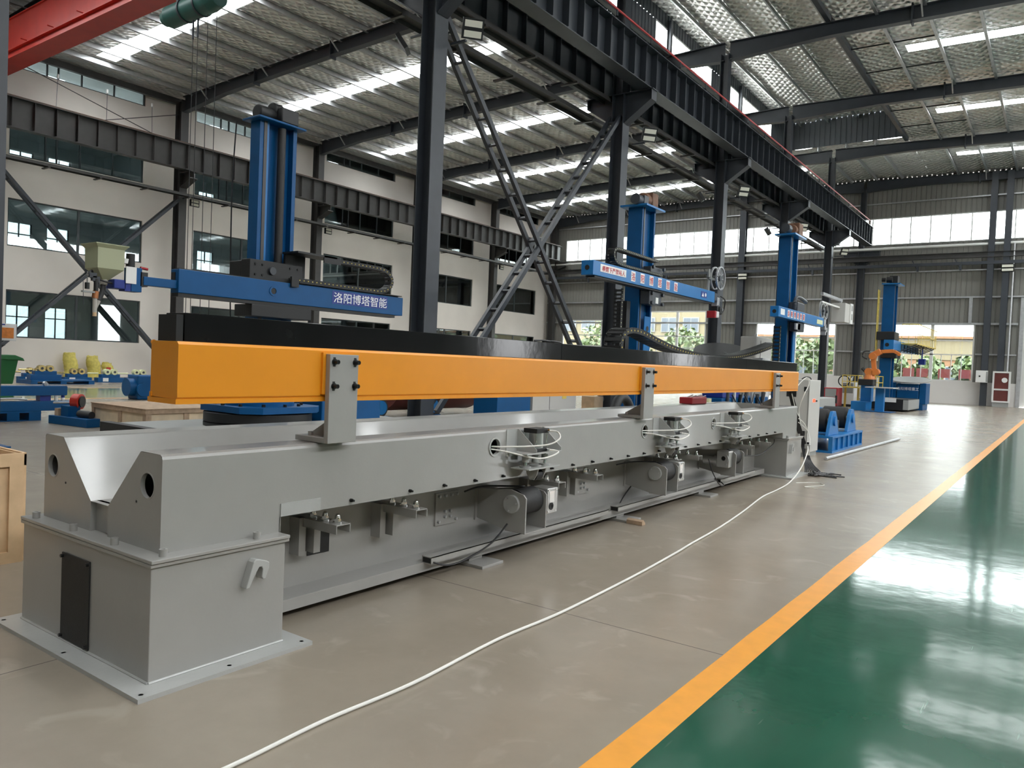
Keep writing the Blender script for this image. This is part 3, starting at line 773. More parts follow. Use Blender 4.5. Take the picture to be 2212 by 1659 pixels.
b = MB().cyl((-3.1, YF - .8, 2.25), (-3.1, YF - .6, 10.4), .05, 8); tag(b.build('riser_pipe', 'galv'), 'thin vertical riser pipe above the hydrant cabinet', 'pipe')
for x, lb in ((-20.4, 'between the second and third mast'), (-3.4, 'near the right edge')):
    t = thing('wall_lamp', 'small pale double lamp on the far wall ' + lb, 'lamp', (x, YF - .8, 8.75), 'far wall lamps')
    MB().box(x - .3, x + .3, YF - .85, YF - .7, 8.6, 8.75).box(x - .3, x + .3, YF - .85, YF - .7, 8.85, 9.0).build('lens', 'lamp_lens', t)
    MB().box(x - .35, x + .35, YF - .7, YF - .66, 8.55, 9.05).build('housing', 'black', t)
t = thing('electric_box', 'white electric box on the far wall near the right edge', 'electric box', (-4.45, YF - .2, 1.5))
MB().box(-4.78, -4.12, YF - .90, YF - .67, 1.5, 2.27).build('case', 'white', t, .01); MB().box(-4.22, -4.12, YF - .91, YF - .90, 1.55, 2.2).build('side_strip', 'box_grey', t)
MB().box(-4.6, -4.52, YF - .94, YF - .90, 1.85, 1.95).build('lock', 'black', t)
t = thing('hydrant_cabinet', 'tall maroon fire hydrant cabinet in a pale frame by the far door', 'cabinet', (-3.35, YF - .2, .28))
f = MB()
for (x0, x1, z0, z1) in ((-3.85, -3.75, .28, 2.25), (-2.98, -2.88, .28, 2.25), (-3.75, -2.98, 2.15, 2.25), (-3.75, -2.98, .28, .38), (-3.75, -2.98, 1.05, 1.15)): f.box(x0, x1, YF - .95, YF - .67, z0, z1)
f.build('frame', 'frame_white', t); MB().box(-3.75, -2.98, YF - .90, YF - .67, .38, 1.05).build('lower_door', 'maroon', t)
dd = MB().box(-3.75, -2.98, YF - .90, YF - .67, 1.15, 2.15).build('upper_door', 'maroon', t); MB().box(-3.8, -2.93, YF - .9, YF - .7, .0, .28).build('stand', 'box_grey', t); MB().cyl((-3.2, YF - .92, 1.7), (-3.2, YF - .90, 1.7), .16, 16).build('hose_reel', 'white', dd)
t = thing('wall_socket', 'small white socket box on the far wall behind the robot', 'box', (-11.0, YF - .1, 2.9)); MB().box(-11.25, -10.75, YF - .2, YF - .05, 2.7, 3.2).build('case', 'white', t)
# ================================================================== THE LONG V-GROOVE MACHINE
mach = thing('seam_machine', 'long light grey V-groove machine bed with an orange beam bolted above it', 'machine', (-3.95, 1.93, 0))
XN, XFAR, Y0, Y1 = -3.38, -4.58, 1.93, 12.3
ZTOP, ZV, ZBEAM, ZPED = 1.05, .745, .672, .59
def pedestal(y0, y1, py0, py1, near):
    p = MB().box(-4.63, -3.31, y0, y1, .02, .553).build('pedestal', 'mgrey', mach, .004)
    b = MB(); hs = []
    for hx in (-4.665, -3.96, -3.23):
        for hy in (py0 + .035, py1 - .04): hs.append((hx, hy, .011))
    hs += [(-3.23, (py0 + py1) / 2, .011), (-4.665, (py0 + py1) / 2, .011)]
    ol = [(-4.72, py0), (-3.19, py0), (-3.19, py1), (-4.72, py1)]
    b.holed(ol, hs, 'z', .021); b.prism(ol, 'z', .0, .021, caps=False); b.holed(ol, [], 'z', .004)
    b.build('base_plate', 'mgrey_gloss', p)
    w_ = MB(); w_.tube([(-4.63, y0 - .002, .024), (-3.31, y0 - .002, .024)], .007, 6, smooth=False); w_.tube([(-3.308, y0, .024), (-3.308, y1, .024)], .007, 6, smooth=False)
    w_.build('weld_bead', 'mgrey_gloss', p)
    tp = MB().box(-4.645, -3.295, y0 - .01, y1 + .015, .553, .571).box(-4.645, -3.285, y0 - .012, y1 + .012, .573, .590).build('top_plate', 'mgrey', mach, .003)
    bl = []
    for x, y in ([(-4.54, y0 - .0), (-4.11, y0 + .0), (-3.69, y0 + .0), (-3.335, y0 + .07)] if near else [(-3.335, y1 - .07)]) + [(-3.335, (y1 - .16) if near else y0 + .07), (-4.6, y1 - .16)]:
        y = max(y, y0 + .025)
        c = MB().cyl((x, y, .59), (x, y, .618), .019, 16); c.ring((x, y, .618), (0, 0, 1), .010, .019, .006, 16); c.build('hex_bolt', 'mgrey', tp)
    return p
ped = pedestal(1.85, 2.585, 1.74, 2.69, True)
pf = pedestal(11.60, 12.34, 11.49, 12.45, False)
v = MB().box(-4.155, -3.862, 1.842, 1.849, .035, .478).build('vent_panel', 'mesh_black', ped)
for x in (-4.14, -3.877):
    for z in (.05, .462): MB().cyl((x, 1.842, z), (x, 1.828, z), .009, 10).build('screw', 'bolt', ped)
hk = [(2.318, .365), (2.338, .365), (2.378, .440), (2.392, .462), (2.407, .462), (2.414, .448), (2.410, .410), (2.418, .395), (2.432, .395), (2.452, .448), (2.452, .478), (2.438, .486), (2.40, .500), (2.372, .506), (2.358, .492)]
hk2 = [(y, z) for y, z in hk]
h = MB().prism([(y, z) for y, z in hk2], 'x', -3.312, -3.26).build('lifting_hook', 'mgrey_gloss', ped, .004)
hf = MB().prism([(y + 9.35, z) for y, z in hk2], 'x', -3.312, -3.26).build('lifting_hook', 'mgrey_gloss', pf, .004)

# trough: two hollow horns joined by a sloped V and a floor
tr = MB(); c_ = .02
prof_n = [(-3.87, ZV), (-3.575, ZTOP), (-3.565, ZTOP + .003), (XN - c_, ZTOP + .003), (XN - c_ * .3, ZTOP - c_ * .3), (XN, ZTOP - c_)]
prof_f = [(XFAR, ZTOP - c_), (XFAR + c_ * .3, ZTOP - c_ * .3), (XFAR + c_, ZTOP), (-4.37, ZTOP), (-4.36, ZTOP - .006), (-4.05, ZV)]
whole = prof_f + prof_n
tr.prism(whole, 'y', Y0, Y1, caps=False, closed=False)
for ya, yb_, zb in ((Y0, 2.60, ZPED - .004), (2.60, 11.58, ZBEAM), (11.58, Y1, ZPED - .004)):
    tr.prism([(XFAR, ZTOP - c_), (XFAR, zb), (XN, zb)], 'y', ya, yb_, caps=False, closed=False)
tr.prism([(-4.05, ZV), (-4.05, ZPED)], 'y', Y0, Y0 + .3, False, False); tr.prism([(-3.87, ZV), (-3.87, ZPED)], 'y', Y0, Y0 + .3, False, False)
# side wall with cable holes
holes = [(4.486, .925, .062), (6.955, .922, .062), (8.79, .925, .062)]
ol = [(Y0, ZPED), (2.60, ZPED), (2.60, ZBEAM), (11.58, ZBEAM), (11.58, ZPED), (Y1, ZPED), (Y1, ZTOP - c_), (Y0, ZTOP - c_)]
tr.holed(ol, holes, 'x', XN)
tr.holed([(-3.87, ZPED), (-3.87, ZV), (-3.575, ZTOP), (XN - c_, ZTOP + .003), (XN, ZTOP - c_), (XN, ZPED)], [(-3.505, .895, .062)], 'y', Y0)
tr.holed([(-4.05, ZPED), (-4.05, ZV), (-4.37, ZTOP), (XFAR + c_, ZTOP), (XFAR, ZTOP - c_), (XFAR, ZPED)], [(-4.478, .882, .062)], 'y', Y0)
tr.prism([(-4.05, ZPED), (-4.05, ZV), (-3.87, ZV), (-3.87, ZPED)], 'y', Y0 + .03, Y0 + .05)
tr.prism([(XFAR, ZPED), (XFAR, ZTOP), (XN, ZTOP), (XN, ZPED)], 'y', Y1 - .01, Y1)
for yy in (2.60, 11.58): tr.box(XFAR, XN, yy - .005, yy + .005, ZPED, ZBEAM)
trough = tr.build('v_trough', 'mgrey', mach)
for (y, z, r) in holes: MB().ring((XN - .02, y, z), (1, 0, 0), r - .004, r + .010, .028, 28).build('hole_collar', 'mgrey_gloss', trough)
for (x, z) in ((-3.505, .895), (-4.478, .882)): MB().ring((x, Y0 + .02, z), (0, -1, 0), .060, .066, .022, 28).build('hole_collar', 'mgrey', trough)
fl = MB().box(XN - .002, XN + .006, 2.60, 2.87, .672, .742).build('patch_plate', 'mgrey_gloss', trough)
for (x, z) in ((-3.60, .806), (-4.33, .805)): MB().cyl((x, Y0 + .001, z), (x, Y0 - .002, z), .006, 8).build('pin_hole', 'black', trough)
yb = [3.099, 3.598, 3.93, 4.261, 4.594, 5.26, 5.589, 5.923, 6.263, 6.604, 6.945, 7.293, 7.63, 7.97, 8.325, 8.67, 9.02, 9.36, 9.72, 10.078, 10.429, 10.793, 11.167]
for y in yb: MB().cyl((XN, y, .700), (XN + .014, y, .700), .011, 10).cyl((XN + .014, y, .700), (XN + .03, y, .700), .007, 8).build('black_screw', 'bolt', trough)
for y in (1.92 + .002,): pass
# slot marks across the trough's far slope
for y in (4.35, 5.9, 6.1): pass

# lower web, rail and feet
web = MB(); web.box(-3.81, -3.79, 2.59, 11.6, .10, ZBEAM).build('web_plate', 'mgrey', mach)
wc = MB().box(-3.789, -3.785, 3.125, 3.30, .29, .46).build('cable_slot', 'black', mach)
MB().box(-4.35, -3.60, 2.59, 11.5, .05, .12).build('bottom_rail', 'mgrey', mach, .003)
for y in (4.62, 6.98, 9.12): MB().box(-4.3, -3.45, y - .13, y + .13, 0, .022).box(-4.2, -3.62, y - .08, y + .08, .022, .052).build('foot_pad', 'mgrey', mach, .002)
for (a, b) in ((4.00, 6.55), (6.75, 9.40), (9.52, 10.85)):
    c = MB().box(-3.615, -3.525, a, b, .16, .166).box(-3.531, -3.525, a, b, .12, .166).box(-3.615, -3.609, a, b, .12, .166).box(-3.615, -3.525, a, b, .118, .122)
    c.build('cable_duct', 'mgrey', mach); MB().box(-3.608, -3.532, a + .002, a + .01, .124, .158).build('duct_opening', 'black', mach)

# roller support brackets with bright adjuster feet
for y in (3.07, 3.745, 5.48, 6.13, 7.91, 8.49, 10.33, 11.05):
    a = MB(); xe = -3.40
    a.box(-3.79, xe, y - .055, y + .055, .552, .558); a.box(-3.79, xe, y - .055, y - .049, .505, .552); a.box(-3.79, xe, y + .049, y + .055, .505, .552)
    a.box(-3.79, -3.70, y - .08, y - .03, .33, .558); a.box(-3.79, -3.66, y + .00, y + .05, .34, .552)
    br = a.build('support_bracket', 'mgrey', mach)
    for x in (-3.455, -3.565, -3.675):
        s_ = MB().cyl((x, y, .558), (x, y, .566), .028, 14).cyl((x, y, .566), (x, y, .584), .021, 6, sm=False).cyl((x, y, .584), (x, y, .594), .017, 12); s_.sphere((x, y, .598), .016, 12, 6)
        s_.build('ball_adjuster', 'chrome', br)
# mounting plates on the web
for y in (4.44, 6.45, 6.62 + 2.15):
    p = MB().box(-3.79, -3.775, y - .13, y + .13, .30, .545).build('mounting_plate', 'mgrey', mach)
    for (dy, z) in ((-.10, .52), (-.03, .52), (.04, .52), (.10, .52), (-.10, .33), (.10, .33), (-.03, .40), (.03, .40), (-.03, .36), (.03, .36)):
        MB().cyl((-3.775, y + dy, z), (-3.755, y + dy, z), .011, 6, sm=False).build('plate_bolt', 'galv', p)

# pivoting drive arms with roller and gearbox
def drive(y, third=False):
    yl, yr = y - .13, y + .01
    a = MB()
    def side(yy, xa, xb_):
        a.prism([(xa, .33), (xa, .56), (-3.46, .575), (-3.32, .54), (-3.30, .52), (-3.30, .235), (xb_, .235)], 'x' if False else 'y', yy - .006, yy + .006)
    a.prism([(-3.79, .30), (-3.79, .53), (-3.45, .565), (-3.33, .535), (-3.305, .51), (-3.305, .235), (-3.50, .245)], 'y', yl - .007, yl + .007)
    a.prism([(-3.79, .32), (-3.79, .50), (-3.45, .56), (-3.33, .535), (-3.305, .51), (-3.305, .235), (-3.50, .245)], 'y', yr + .135, yr + .147)
    a.box(-3.50, -3.305, yl, yr + .14, .235, .243); a.box(-3.79, -3.775, yl - .03, yl + .05, .28, .54)
    arm = a.build('drive_arm', 'mgrey', mach, .0015)
    for z in (.50, .42, .32): MB().cyl((-3.775, yl + .02, z), (-3.76, yl + .02, z), .01, 6, sm=False).build('arm_bolt', 'galv', arm)
    r = MB().cyl((-3.43, yl + .015, .46), (-3.43, yr + .125, .46), .105, 32); r.build('drive_roller', 'black_rubber', arm)
    if not third:
        c = MB().cyl((-3.43, yl - .007, .455), (-3.43, yl - .034, .455), .072, 28).build('bearing_cap', 'mgrey_gloss', arm, .002)
        for t_ in (0.2, 2.3, 4.4): MB().cyl((-3.43 + .055 * cos(t_), yl - .034, .455 + .055 * sin(t_)), (-3.43 + .055 * cos(t_), yl - .042, .455 + .055 * sin(t_)), .007, 8).build('cap_bolt', 'galv', arm)
    # worm gearbox
    gx = -3.43 if third else -3.39; gy = (yr + .155) if not third else (yl - .145)
    g = MB().box(gx - .075, gx + .085, gy, gy + .15, .35, .555); g.cyl((gx, gy + .135 if third else gy, .455), (gx, gy + .15 if third else gy - .012, .455), .05, 20)
    gb = g.build('worm_gearbox', 'alu', mach, .012)
    if not third:
        MB().ring((gx + .085, gy + .055, .41), (1, 0, 0), .014, .030, .006, 20).cyl((gx + .085, gy + .055, .41), (gx + .087, gy + .055, .41), .013, 16).build('input_seal', 'black', gb)
        for (dy, dz) in ((.012, .37), (.123, .37), (.012, .54), (.123, .54)): MB().cyl((gx + .085, gy + dy, dz), (gx + .092, gy + dy, dz), .008, 8).build('gearbox_screw', 'chrome', gb)
        MB().box(gx + .0852, gx + .0865, gy + .03, gy + .10, .44, .53).build('rating_plate', 'chrome', gb)
    else:
        MB().ring((gx + .02, gy, .465), (0, -1, 0), .028, .062, .02, 28).build('output_flange', 'alu', gb)
        MB().cyl((gx + .02, gy + .01, .465), (gx + .02, gy - .012, .465), .028, 20).build('shaft_bore', 'black', gb)
        MB().cyl((gx + .06, gy, .39), (gx + .06, gy - .006, .39), .016, 16).build('oil_plug', 'chrome', gb)
        m_ = MB().cyl((gx - .075, gy + .06, .42), (gx - .12, gy + .06, .42), .065, 20).cyl((gx - .12, gy + .06, .42), (gx - .26, gy + .06, .42), .05, 20)
        m_.build('drive_motor', 'alu', gb)
drive(4.95); drive(7.50); drive(9.55, True)

# pneumatic clamps on the side of the trough
def clamp(y):
    r = MB()
    r.box(XN, XN + .006, y - .235, y + .26, .84, 1.045)
    r.box(XN, XN + .19, y - .22, y + .25, .868, .878)
    g1 = [(XN, 1.045), (XN + .02, 1.045), (XN + .19, .90), (XN + .19, .878), (XN, .878)]
    r.prism(g1, 'y', y - .10, y - .094); r.prism(g1, 'y', y + .244, y + .25)
    br = r.build('clamp_bracket', 'mgrey_gloss', mach, .001)
    cx_, cy_ = XN + .10, y + .02
    MB().cyl((cx_, cy_, .90), (cx_, cy_, 1.02), .056, 28).build('cylinder_barrel', 'alu', br)
    MB().box(cx_ - .062, cx_ + .062, cy_ - .085, cy_ + .085, 1.02, 1.055).box(cx_ - .062, cx_ + .062, cy_ - .085, cy_ + .085, .879, .905).build('cylinder_cap', 'black', br, .003)
    for dx in (-.05, .05):
        for dy in (-.072, .072): MB().cyl((cx_ + dx, cy_ + dy, .905), (cx_ + dx, cy_ + dy, 1.02), .006, 8).build('tie_rod', 'chrome', br)
    MB().cyl((cx_, cy_, .80), (cx_, cy_, .87), .012, 12).build('piston_rod', 'chrome', br)
    for dy in (-.13, .13): MB().cyl((cx_, cy_ + dy, .77), (cx_, cy_ + dy, .868), .011, 12).build('guide_rod', 'chrome', br)
    for z in (1.037, .892): MB().cyl((cx_ + .062, cy_ + .06, z), (cx_ + .085, cy_ + .06, z), .011, 10).build('air_fitting', 'chrome', br)
    h = MB()
    for dy in (-.13, 0, .13): h.cyl((cx_, cy_ + dy, .80 if dy else .79), (cx_, cy_ + dy, .845), .028, 16); h.cyl((cx_, cy_ + dy, .762), (cx_, cy_ + dy, .772), .045, 16)
    h.box(XN + .02, XN + .19, y - .19, y + .24, .752, .762)
    foot = h.build('press_plate', 'mgrey_gloss', mach, .001)
    for s_ in (-.045, .06):
        e = [(XN + .045, .752), (XN + .165, .752), (XN + .15, .70), (XN + .125, .66), (XN + .085, .66), (XN + .06, .70)]
        MB().prism(e, 'y', cy_ + s_ - .005, cy_ + s_ + .005).build('roller_fork', 'mgrey', foot)
    MB().cyl((XN + .105, cy_ - .035, .695), (XN + .105, cy_ + .05, .695), .042, 24).build('press_roller', 'black_rubber', foot)
    return cx_ + .085, cy_ + .06
for i, y in enumerate((4.86, 7.37, 9.23)):
    fx, fy = clamp(y); hy, hz, _ = holes[i]
    b = MB()
    b.tube([(fx, fy, 1.037), (fx + .06, fy + .02, 1.03), (fx + .10, fy - .02, .985), (fx + .05, fy - .14, .94), (XN + .05, fy - .38, .925), (XN - .03, hy, hz)], .006, 8)
    b.tube([(fx, fy, .892), (fx + .06, fy + .04, .88), (fx + .05, fy - .05, .85), (fx + .03, fy - .22, .845), (XN + .05, fy - .38, .89), (XN - .03, hy, hz - .02)], .006, 8)
    b.build('air_hose', 'hose', mach)
# drive power cables
for a in ([(-3.45, 4.78, .30), (-3.46, 4.6, .18), (-3.49, 4.35, .10), (-3.5, 4.15, .09), (-3.53, 4.02, .13)], [(-3.74, 7.55, .34), (-3.7, 7.2, .2), (-3.6, 6.9, .15), (-3.55, 6.78, .14)], [(-3.5, 9.0, .47), (-3.47, 9.08, .3), (-3.46, 9.3, .13), (-3.47, 9.48, .10), (-3.54, 9.54, .14)],
          [(-3.6, 10.4, .40), (-3.5, 10.9, .38), (-3.45, 11.35, .50), (-3.5, 11.58, .56)], [(-3.7, 4.55, .545), (-3.65, 4.7, .575), (-3.5, 4.9, .575), (-3.45, 5.0, .57)], [(-3.7, 7.0, .545), (-3.6, 7.2, .57), (-3.45, 7.4, .57)]):
    MB().tube(a, .007, 8).build('power_cable', 'cable', mach)

# posts carrying the orange beam
for y in (2.945, 6.855, 10.965):
    p = MB().box(-3.335, -3.30, y - .105, y + .105, 1.056, 1.555).box(-3.58, -3.335, y - .105, y + .105, 1.056, 1.086).build('beam_post', 'mgrey', mach, .003)
    MB().prism([(-3.335, 1.086), (-3.335, 1.20), (-3.37, 1.20), (-3.545, 1.10), (-3.545, 1.086)], 'y', y - .012, y + .012).build('gusset', 'mgrey', p)
    MB().cyl((-3.43, y + .06, 1.086), (-3.43, y + .06, 1.108), .016, 6, sm=False).cyl((-3.50, y - .06, 1.086), (-3.50, y - .06, 1.108), .016, 6, sm=False).cyl((-3.54, y + .06, 1.086), (-3.54, y + .06, 1.108), .016, 6, sm=False).build('foot_bolt', 'mgrey', p)
    for dy in (-.075, .078):
        for z in (1.512, 1.377):
            b = MB().box(-3.3005, -3.2995, y + dy - .009, y + dy + .009, z - .026, z + .026); b.build('bolt_slot', 'black', p)
            MB().cyl((-3.30, y + dy, z), (-3.294, y + dy, z), .018, 16).cyl((-3.294, y + dy, z), (-3.268, y + dy, z), .0125, 12).ring((-3.268, y + dy, z), (1, 0, 0), .006, .0125, .003, 12).build('socket_bolt', 'bolt', p)
ob = MB(); ch = .014
ob.prism([(-3.585, 1.318), (-3.585, 1.575), (-3.572, 1.585), (-3.350 - ch, 1.585), (-3.350, 1.585 - ch), (-3.350, 1.318 + ch * .4), (-3.350 - ch * .5, 1.314)], 'y', 1.975, 12.15)
orb = ob.build('orange_beam', 'orange', mach)
MB().box(-3.60, -3.352, 1.97, 12.15, 1.290, 1.314).box(-3.585, -3.57, 1.97, 12.15, 1.314, 1.34).build('underside_flange', 'orange', orb)
for y in (2.945, 6.855, 10.965): MB().box(-3.350, -3.3352, y - .125, y + .12, 1.33, 1.562).build('bolting_pad', 'orange', orb)
MB().cyl((-3.59, 1.99, 1.578), (-3.60, 1.99, 1.578), .012, 12).build('end_pin', 'orange', orb)
bk = MB(); segs_ = [(2.01, 5.37), (5.372, 7.55), (7.552, 9.89), (9.892, 12.2)]
blk = MB().box(-3.555, -3.40, 1.99, 2.025, 1.586, 1.712).build('end_block', 'black', mach)
for i, (a, b) in enumerate(segs_):
    MB().box(-3.56, -3.395 - .0, a + (.02 if i == 0 else 0), b, 1.586, 1.722).build('black_cover', 'black_gloss', mach, .003)
for y in (5.15, 5.27): MB().tube([(-3.52, y, 1.735), (-3.49, y + .1, 1.74), (-3.5, y + .25, 1.735)], .008, 6).build('loose_cable', 'cable', mach)
# black cables falling from the far end to the floor
for i in range(9):
    o = (i - 4) * .012; z0 = 1.28 - .03 * (i % 3)
    MB().tube([(-3.47 + o * .5, 12.16 + .02 * (i % 3), z0), (-3.45 + o * .5, 12.33 + o * .4, 1.05), (-3.42 + o * .5, 12.50 + o * .5, .75), (-3.36 + o * .6, 12.64 + o * .5, .45), (-3.27 + o * .8, 12.64 + o, .16), (-3.15 + o * 2, 12.50 + o * 2, .02)], .011, 6).build('supply_cable', 'cable', mach)
for a in ([(-3.40, 12.16, 1.30), (-3.36, 12.3, 1.42), (-3.30, 12.42, 1.50), (-3.27, 12.45, 1.40), (-3.3, 12.3, 1.22), (-3.36, 12.3, 1.0), (-3.33, 12.34, .75)], [(-3.45, 12.18, 1.25), (-3.40, 12.24, 1.02), (-3.36, 12.30, .90)], [(-3.36, 12.3, .86), (-3.30, 12.42, .78), (-3.24, 12.46, .62), (-3.2, 12.42, .48)], [(-3.36, 12.3, .80), (-3.28, 12.44, .70), (-3.22, 12.46, .58), (-3.2, 12.38, .46)]):
    MB().tube(a, .007, 8).build('air_hose', 'hose', mach)
fr = MB().box(-3.25, -3.17, 12.30, 12.38, .40, .47).build('air_filter', 'alu', mach, .005); MB().cyl((-3.21, 12.34, .40), (-3.21, 12.34, .30), .032, 16).build('filter_bowl', 'clear', fr)
MB().cyl((-3.21, 12.34, .47), (-3.21, 12.34, .50), .02, 12).build('regulator_knob', 'black', fr)

# cable heap on the floor
b = MB(); random.seed(5)
for i in range(14):
    y0_, x0_ = 12.35 + random.uniform(-.1, .1), -3.12 + random.uniform(-.06, .06)
    pts = [(x0_, y0_, .02 + .01 * (i % 4))]
    for k in range(4): pts.append((x0_ + random.uniform(.0, .18) * (k + 1) / 1.6, y0_ + random.uniform(-.25, .2), .015 + .008 * (i % 3)))
    b.tube(pts, .009, 6)
tag(b.build('cable_heap', 'cable'), 'tangled black cables lying on the floor at the far end of the grey machine', 'cables', kind='stuff')
# white air hose across the floor
hp = [(-3.20, 12.30, .44), (-3.15, 12.1, .36), (-3.10, 11.6, .17), (-3.08, 11.0, .03), (-3.03, 10.3, .012), (-2.99, 9.53, .011), (-2.82, 8.328, .011), (-2.70, 7.333, .011), (-2.63, 6.492, .011), (-2.581, 5.973, .011), (-2.517, 5.089, .011), (-2.473, 4.055, .011), (-2.487, 3.402, .011), (-2.44, 2.676, .011), (-2.46, 2.157, .011), (-2.44, 1.709, .011), (-2.45, 1.2, .011)]
tag(MB().tube(hp, .0085, 8, sub=8).build('air_hose', 'hose'), 'long white air hose trailing over the beige floor from the machine\'s far end', 'hose')
b = MB().tube([(-3.05, 11.2, .006), (-2.86, 11.45, .006), (-2.70, 11.35, .006), (-2.74, 11.12, .006), (-2.85, 10.9, .006), (-2.68, 10.88, .006)], .005, 6)
tag(b.build('thin_hose', 'hose'), 'short thin curled white tube on the floor beside the far pedestal', 'hose')
b = MB().prism([(6.83, .002), (6.90, .002), (6.90, .02), (6.86, .055), (6.83, .04)], 'x', -3.47, -3.30)
tag(b.build('wood_wedge', 'wood_edge'), 'small wooden offcut lying on the floor in front of the machine', 'wood piece')
# things resting on the machine
t = thing('tool_tray', 'small red plastic tray of tools resting on the far side of the machine bed', 'tray', (-4.45, 10.7, 1.053))
MB().box(-4.55, -4.35, 10.45, 11.0, 1.054, 1.15).build('tray', 'red_dark', t, .01)
b = MB()
for i in range(6): y = 10.48 + i * .09; b.cyl((-4.5, y, 1.12), (-4.38 + .02 * (i % 2), y + .06, 1.19 - .01 * (i % 3)), .01, 8)
b.build('hand_tools', 'galv', t)
tag(MB().box(-4.56, -4.37, 11.02, 11.45, 1.053, 1.060).build('paper_sheets', 'white'), 'white papers lying beside the red tool tray', 'paper')
tag(MB().box(-4.50, -4.44, 11.32, 11.42, 1.062, 1.12).build('small_box', 'cream'), 'tiny pale yellow box standing on the papers', 'box')
# ================================================================== WELDING COLUMNS (blue mast + boom)
def mast(t, x, y0, y1, dx, z0, z1, blue='blue', recess='blue'):
    # x = front face (+X side); flanged front with a recessed middle
    w = y1 - y0
    MB().box(x - dx, x - .12, y0, y1, z0, z1).build('mast', blue, t)
    MB().box(x - .12, x, y0, y0 + w * .10, z0, z1).box(x - .12, x, y0 + w * .90, y1, z0, z1).build('mast_flange', blue, t)
    MB().box(x - .06, x + .012, y0 + w * .10, y0 + w * .18, z0, z1).build('guide_rail', 'steel_brown', t)
    MB().box(x - .10, x - .01, y0 + w * .18, y0 + w * .25, z0, z1).build('mast_highlight_strip', 'blue_light', t)  # highlight beside the guide rail, painted in as a paler blue strip
def chain(name, pts, wx, hz, m_dot, parent, pitch, world=None):
    # drag chain: links along a path in the YZ plane at x
    P = [Vector(p) for p in pts]; Q = []
    for i in range(len(P) - 1):
        p0 = P[max(i - 1, 0)]; p1 = P[i]; p2 = P[i + 1]; p3 = P[min(i + 2, len(P) - 1)]
        for k in range(12):
            t = k / 12
            Q.append(.5 * ((2 * p1) + (-p0 + p2) * t + (2 * p0 - 5 * p1 + 4 * p2 - p3) * t * t + (-p0 + 3 * p1 - 3 * p2 + p3) * t ** 3))
    Q.append(P[-1]); L_ = [0]
    for a, b in zip(Q, Q[1:]): L_.append(L_[-1] + (b - a).length)
    n_ = max(2, int(L_[-1] / pitch)); S = []
    for i in range(n_ + 1):
        s_ = L_[-1] * i / n_; j = 0
        while j < len(L_) - 2 and L_[j + 1] < s_: j += 1
        f_ = (s_ - L_[j]) / max(1e-6, L_[j + 1] - L_[j]); S.append(Q[j].lerp(Q[j + 1], f_))
    b = MB(); d = MB()
    for i in range(n_):
        a, c = S[i], S[i + 1]; dr = (c - a).normalized(); e_ = dr * pitch * .02
        nrm = Vector((1, 0, 0)).cross(dr)
        for sx in (-wx / 2, wx / 2 - .02): 
            o = Vector((sx + .01, 0, 0)); b.bar(a + o + e_, c + o - e_, .02, hz, nrm)
        mid = (a + c) / 2; b.bar(mid - Vector((wx / 2, 0, 0)) + nrm * hz * .42, mid + Vector((wx / 2, 0, 0)) + nrm * hz * .42, pitch * .45, hz * .1, nrm)
        b.bar(mid - Vector((wx / 2, 0, 0)) - nrm * hz * .42, mid + Vector((wx / 2, 0, 0)) - nrm * hz * .42, pitch * .45, hz * .1, nrm)
        d.cyl(mid + Vector((wx / 2, 0, 0)), mid + Vector((wx / 2 + .006, 0, 0)), hz * .13, 8)
    o = b.build(name, 'black', parent); d.build('link_pins', m_dot, o); return o

# ---- 1: nearest column and boom
t = thing('welding_column', 'nearest tall blue mast with a low blue boom, black saddle and drag chain', 'welding column', (-10.7, 7.9, 0))
MB().box(-12.2, -9.6, 6.1, 11.2, .10, .34).build('travel_base', 'box_grey', t, .01)
MB().box(-12.25, -9.55, 5.95, 6.1, .05, .36).build('base_bumper', 'black_rubber', t)
MB().cyl((-10.85, 7.85, .34), (-10.85, 7.85, .40), .86, 48).cyl((-10.85, 7.85, .42), (-10.85, 7.85, .56), .86, 48).cyl((-10.85, 7.85, .36), (-10.85, 7.85, .5), .82, 48).build('slewing_ring', 'black', t)
sl = MB().prism([(-11.55, 7.35), (-11.35, 7.1), (-10.3, 7.1), (-10.05, 7.35), (-10.05, 8.4), (-10.3, 8.65), (-11.35, 8.65), (-11.55, 8.4)], 'z', .58, .68).build('slewing_plate', 'blue', t)
MB().cyl((-10.85, 7.85, .68), (-10.85, 7.85, .78), .56, 40).build('turret', 'blue', t)
for i in range(12):
    a = 2 * pi * i / 12; MB().cyl((-10.85 + .68 * cos(a), 7.85 + .68 * sin(a), .68), (-10.85 + .68 * cos(a), 7.85 + .68 * sin(a), .72), .03, 8).build('slew_bolt', 'bolt', sl)
MB().box(-11.6, -10.4, 8.8, 10.2, .34, .78).build('drive_housing', 'blue', t, .02)
mast(t, -10.45, 7.42, 8.13, .24, .78, 5.20)
MB().cyl((-10.46, 7.84, 3.0), (-10.46, 7.84, 5.16), .065, 16).build('lift_screw_cover', 'black_rubber', t)
MB().box(-10.78, -10.32, 7.32, 8.22, 5.20, 5.235).build('top_plate', 'blue', t, .01)
mo = MB().box(-10.72, -10.35, 7.75, 8.08, 5.24, 5.48).cyl((-10.6, 7.45, 5.36), (-10.6, 7.8, 5.36), .12, 18).cyl((-10.6, 7.72, 5.45), (-10.6, 7.9, 5.45), .13, 18).build('lift_gearmotor', 'black', t, .02)
sd = MB().box(-10.44, -10.22, 7.15, 8.15, 2.66, 2.98).box(-10.75, -10.44, 7.15, 7.3, 2.70, 2.96).build('saddle_plate', 'black', t, .01)
MB().cyl((-10.22, 7.55, 2.83), (-10.18, 7.55, 2.83), .06, 18).build('saddle_wheel', 'steel', sd)
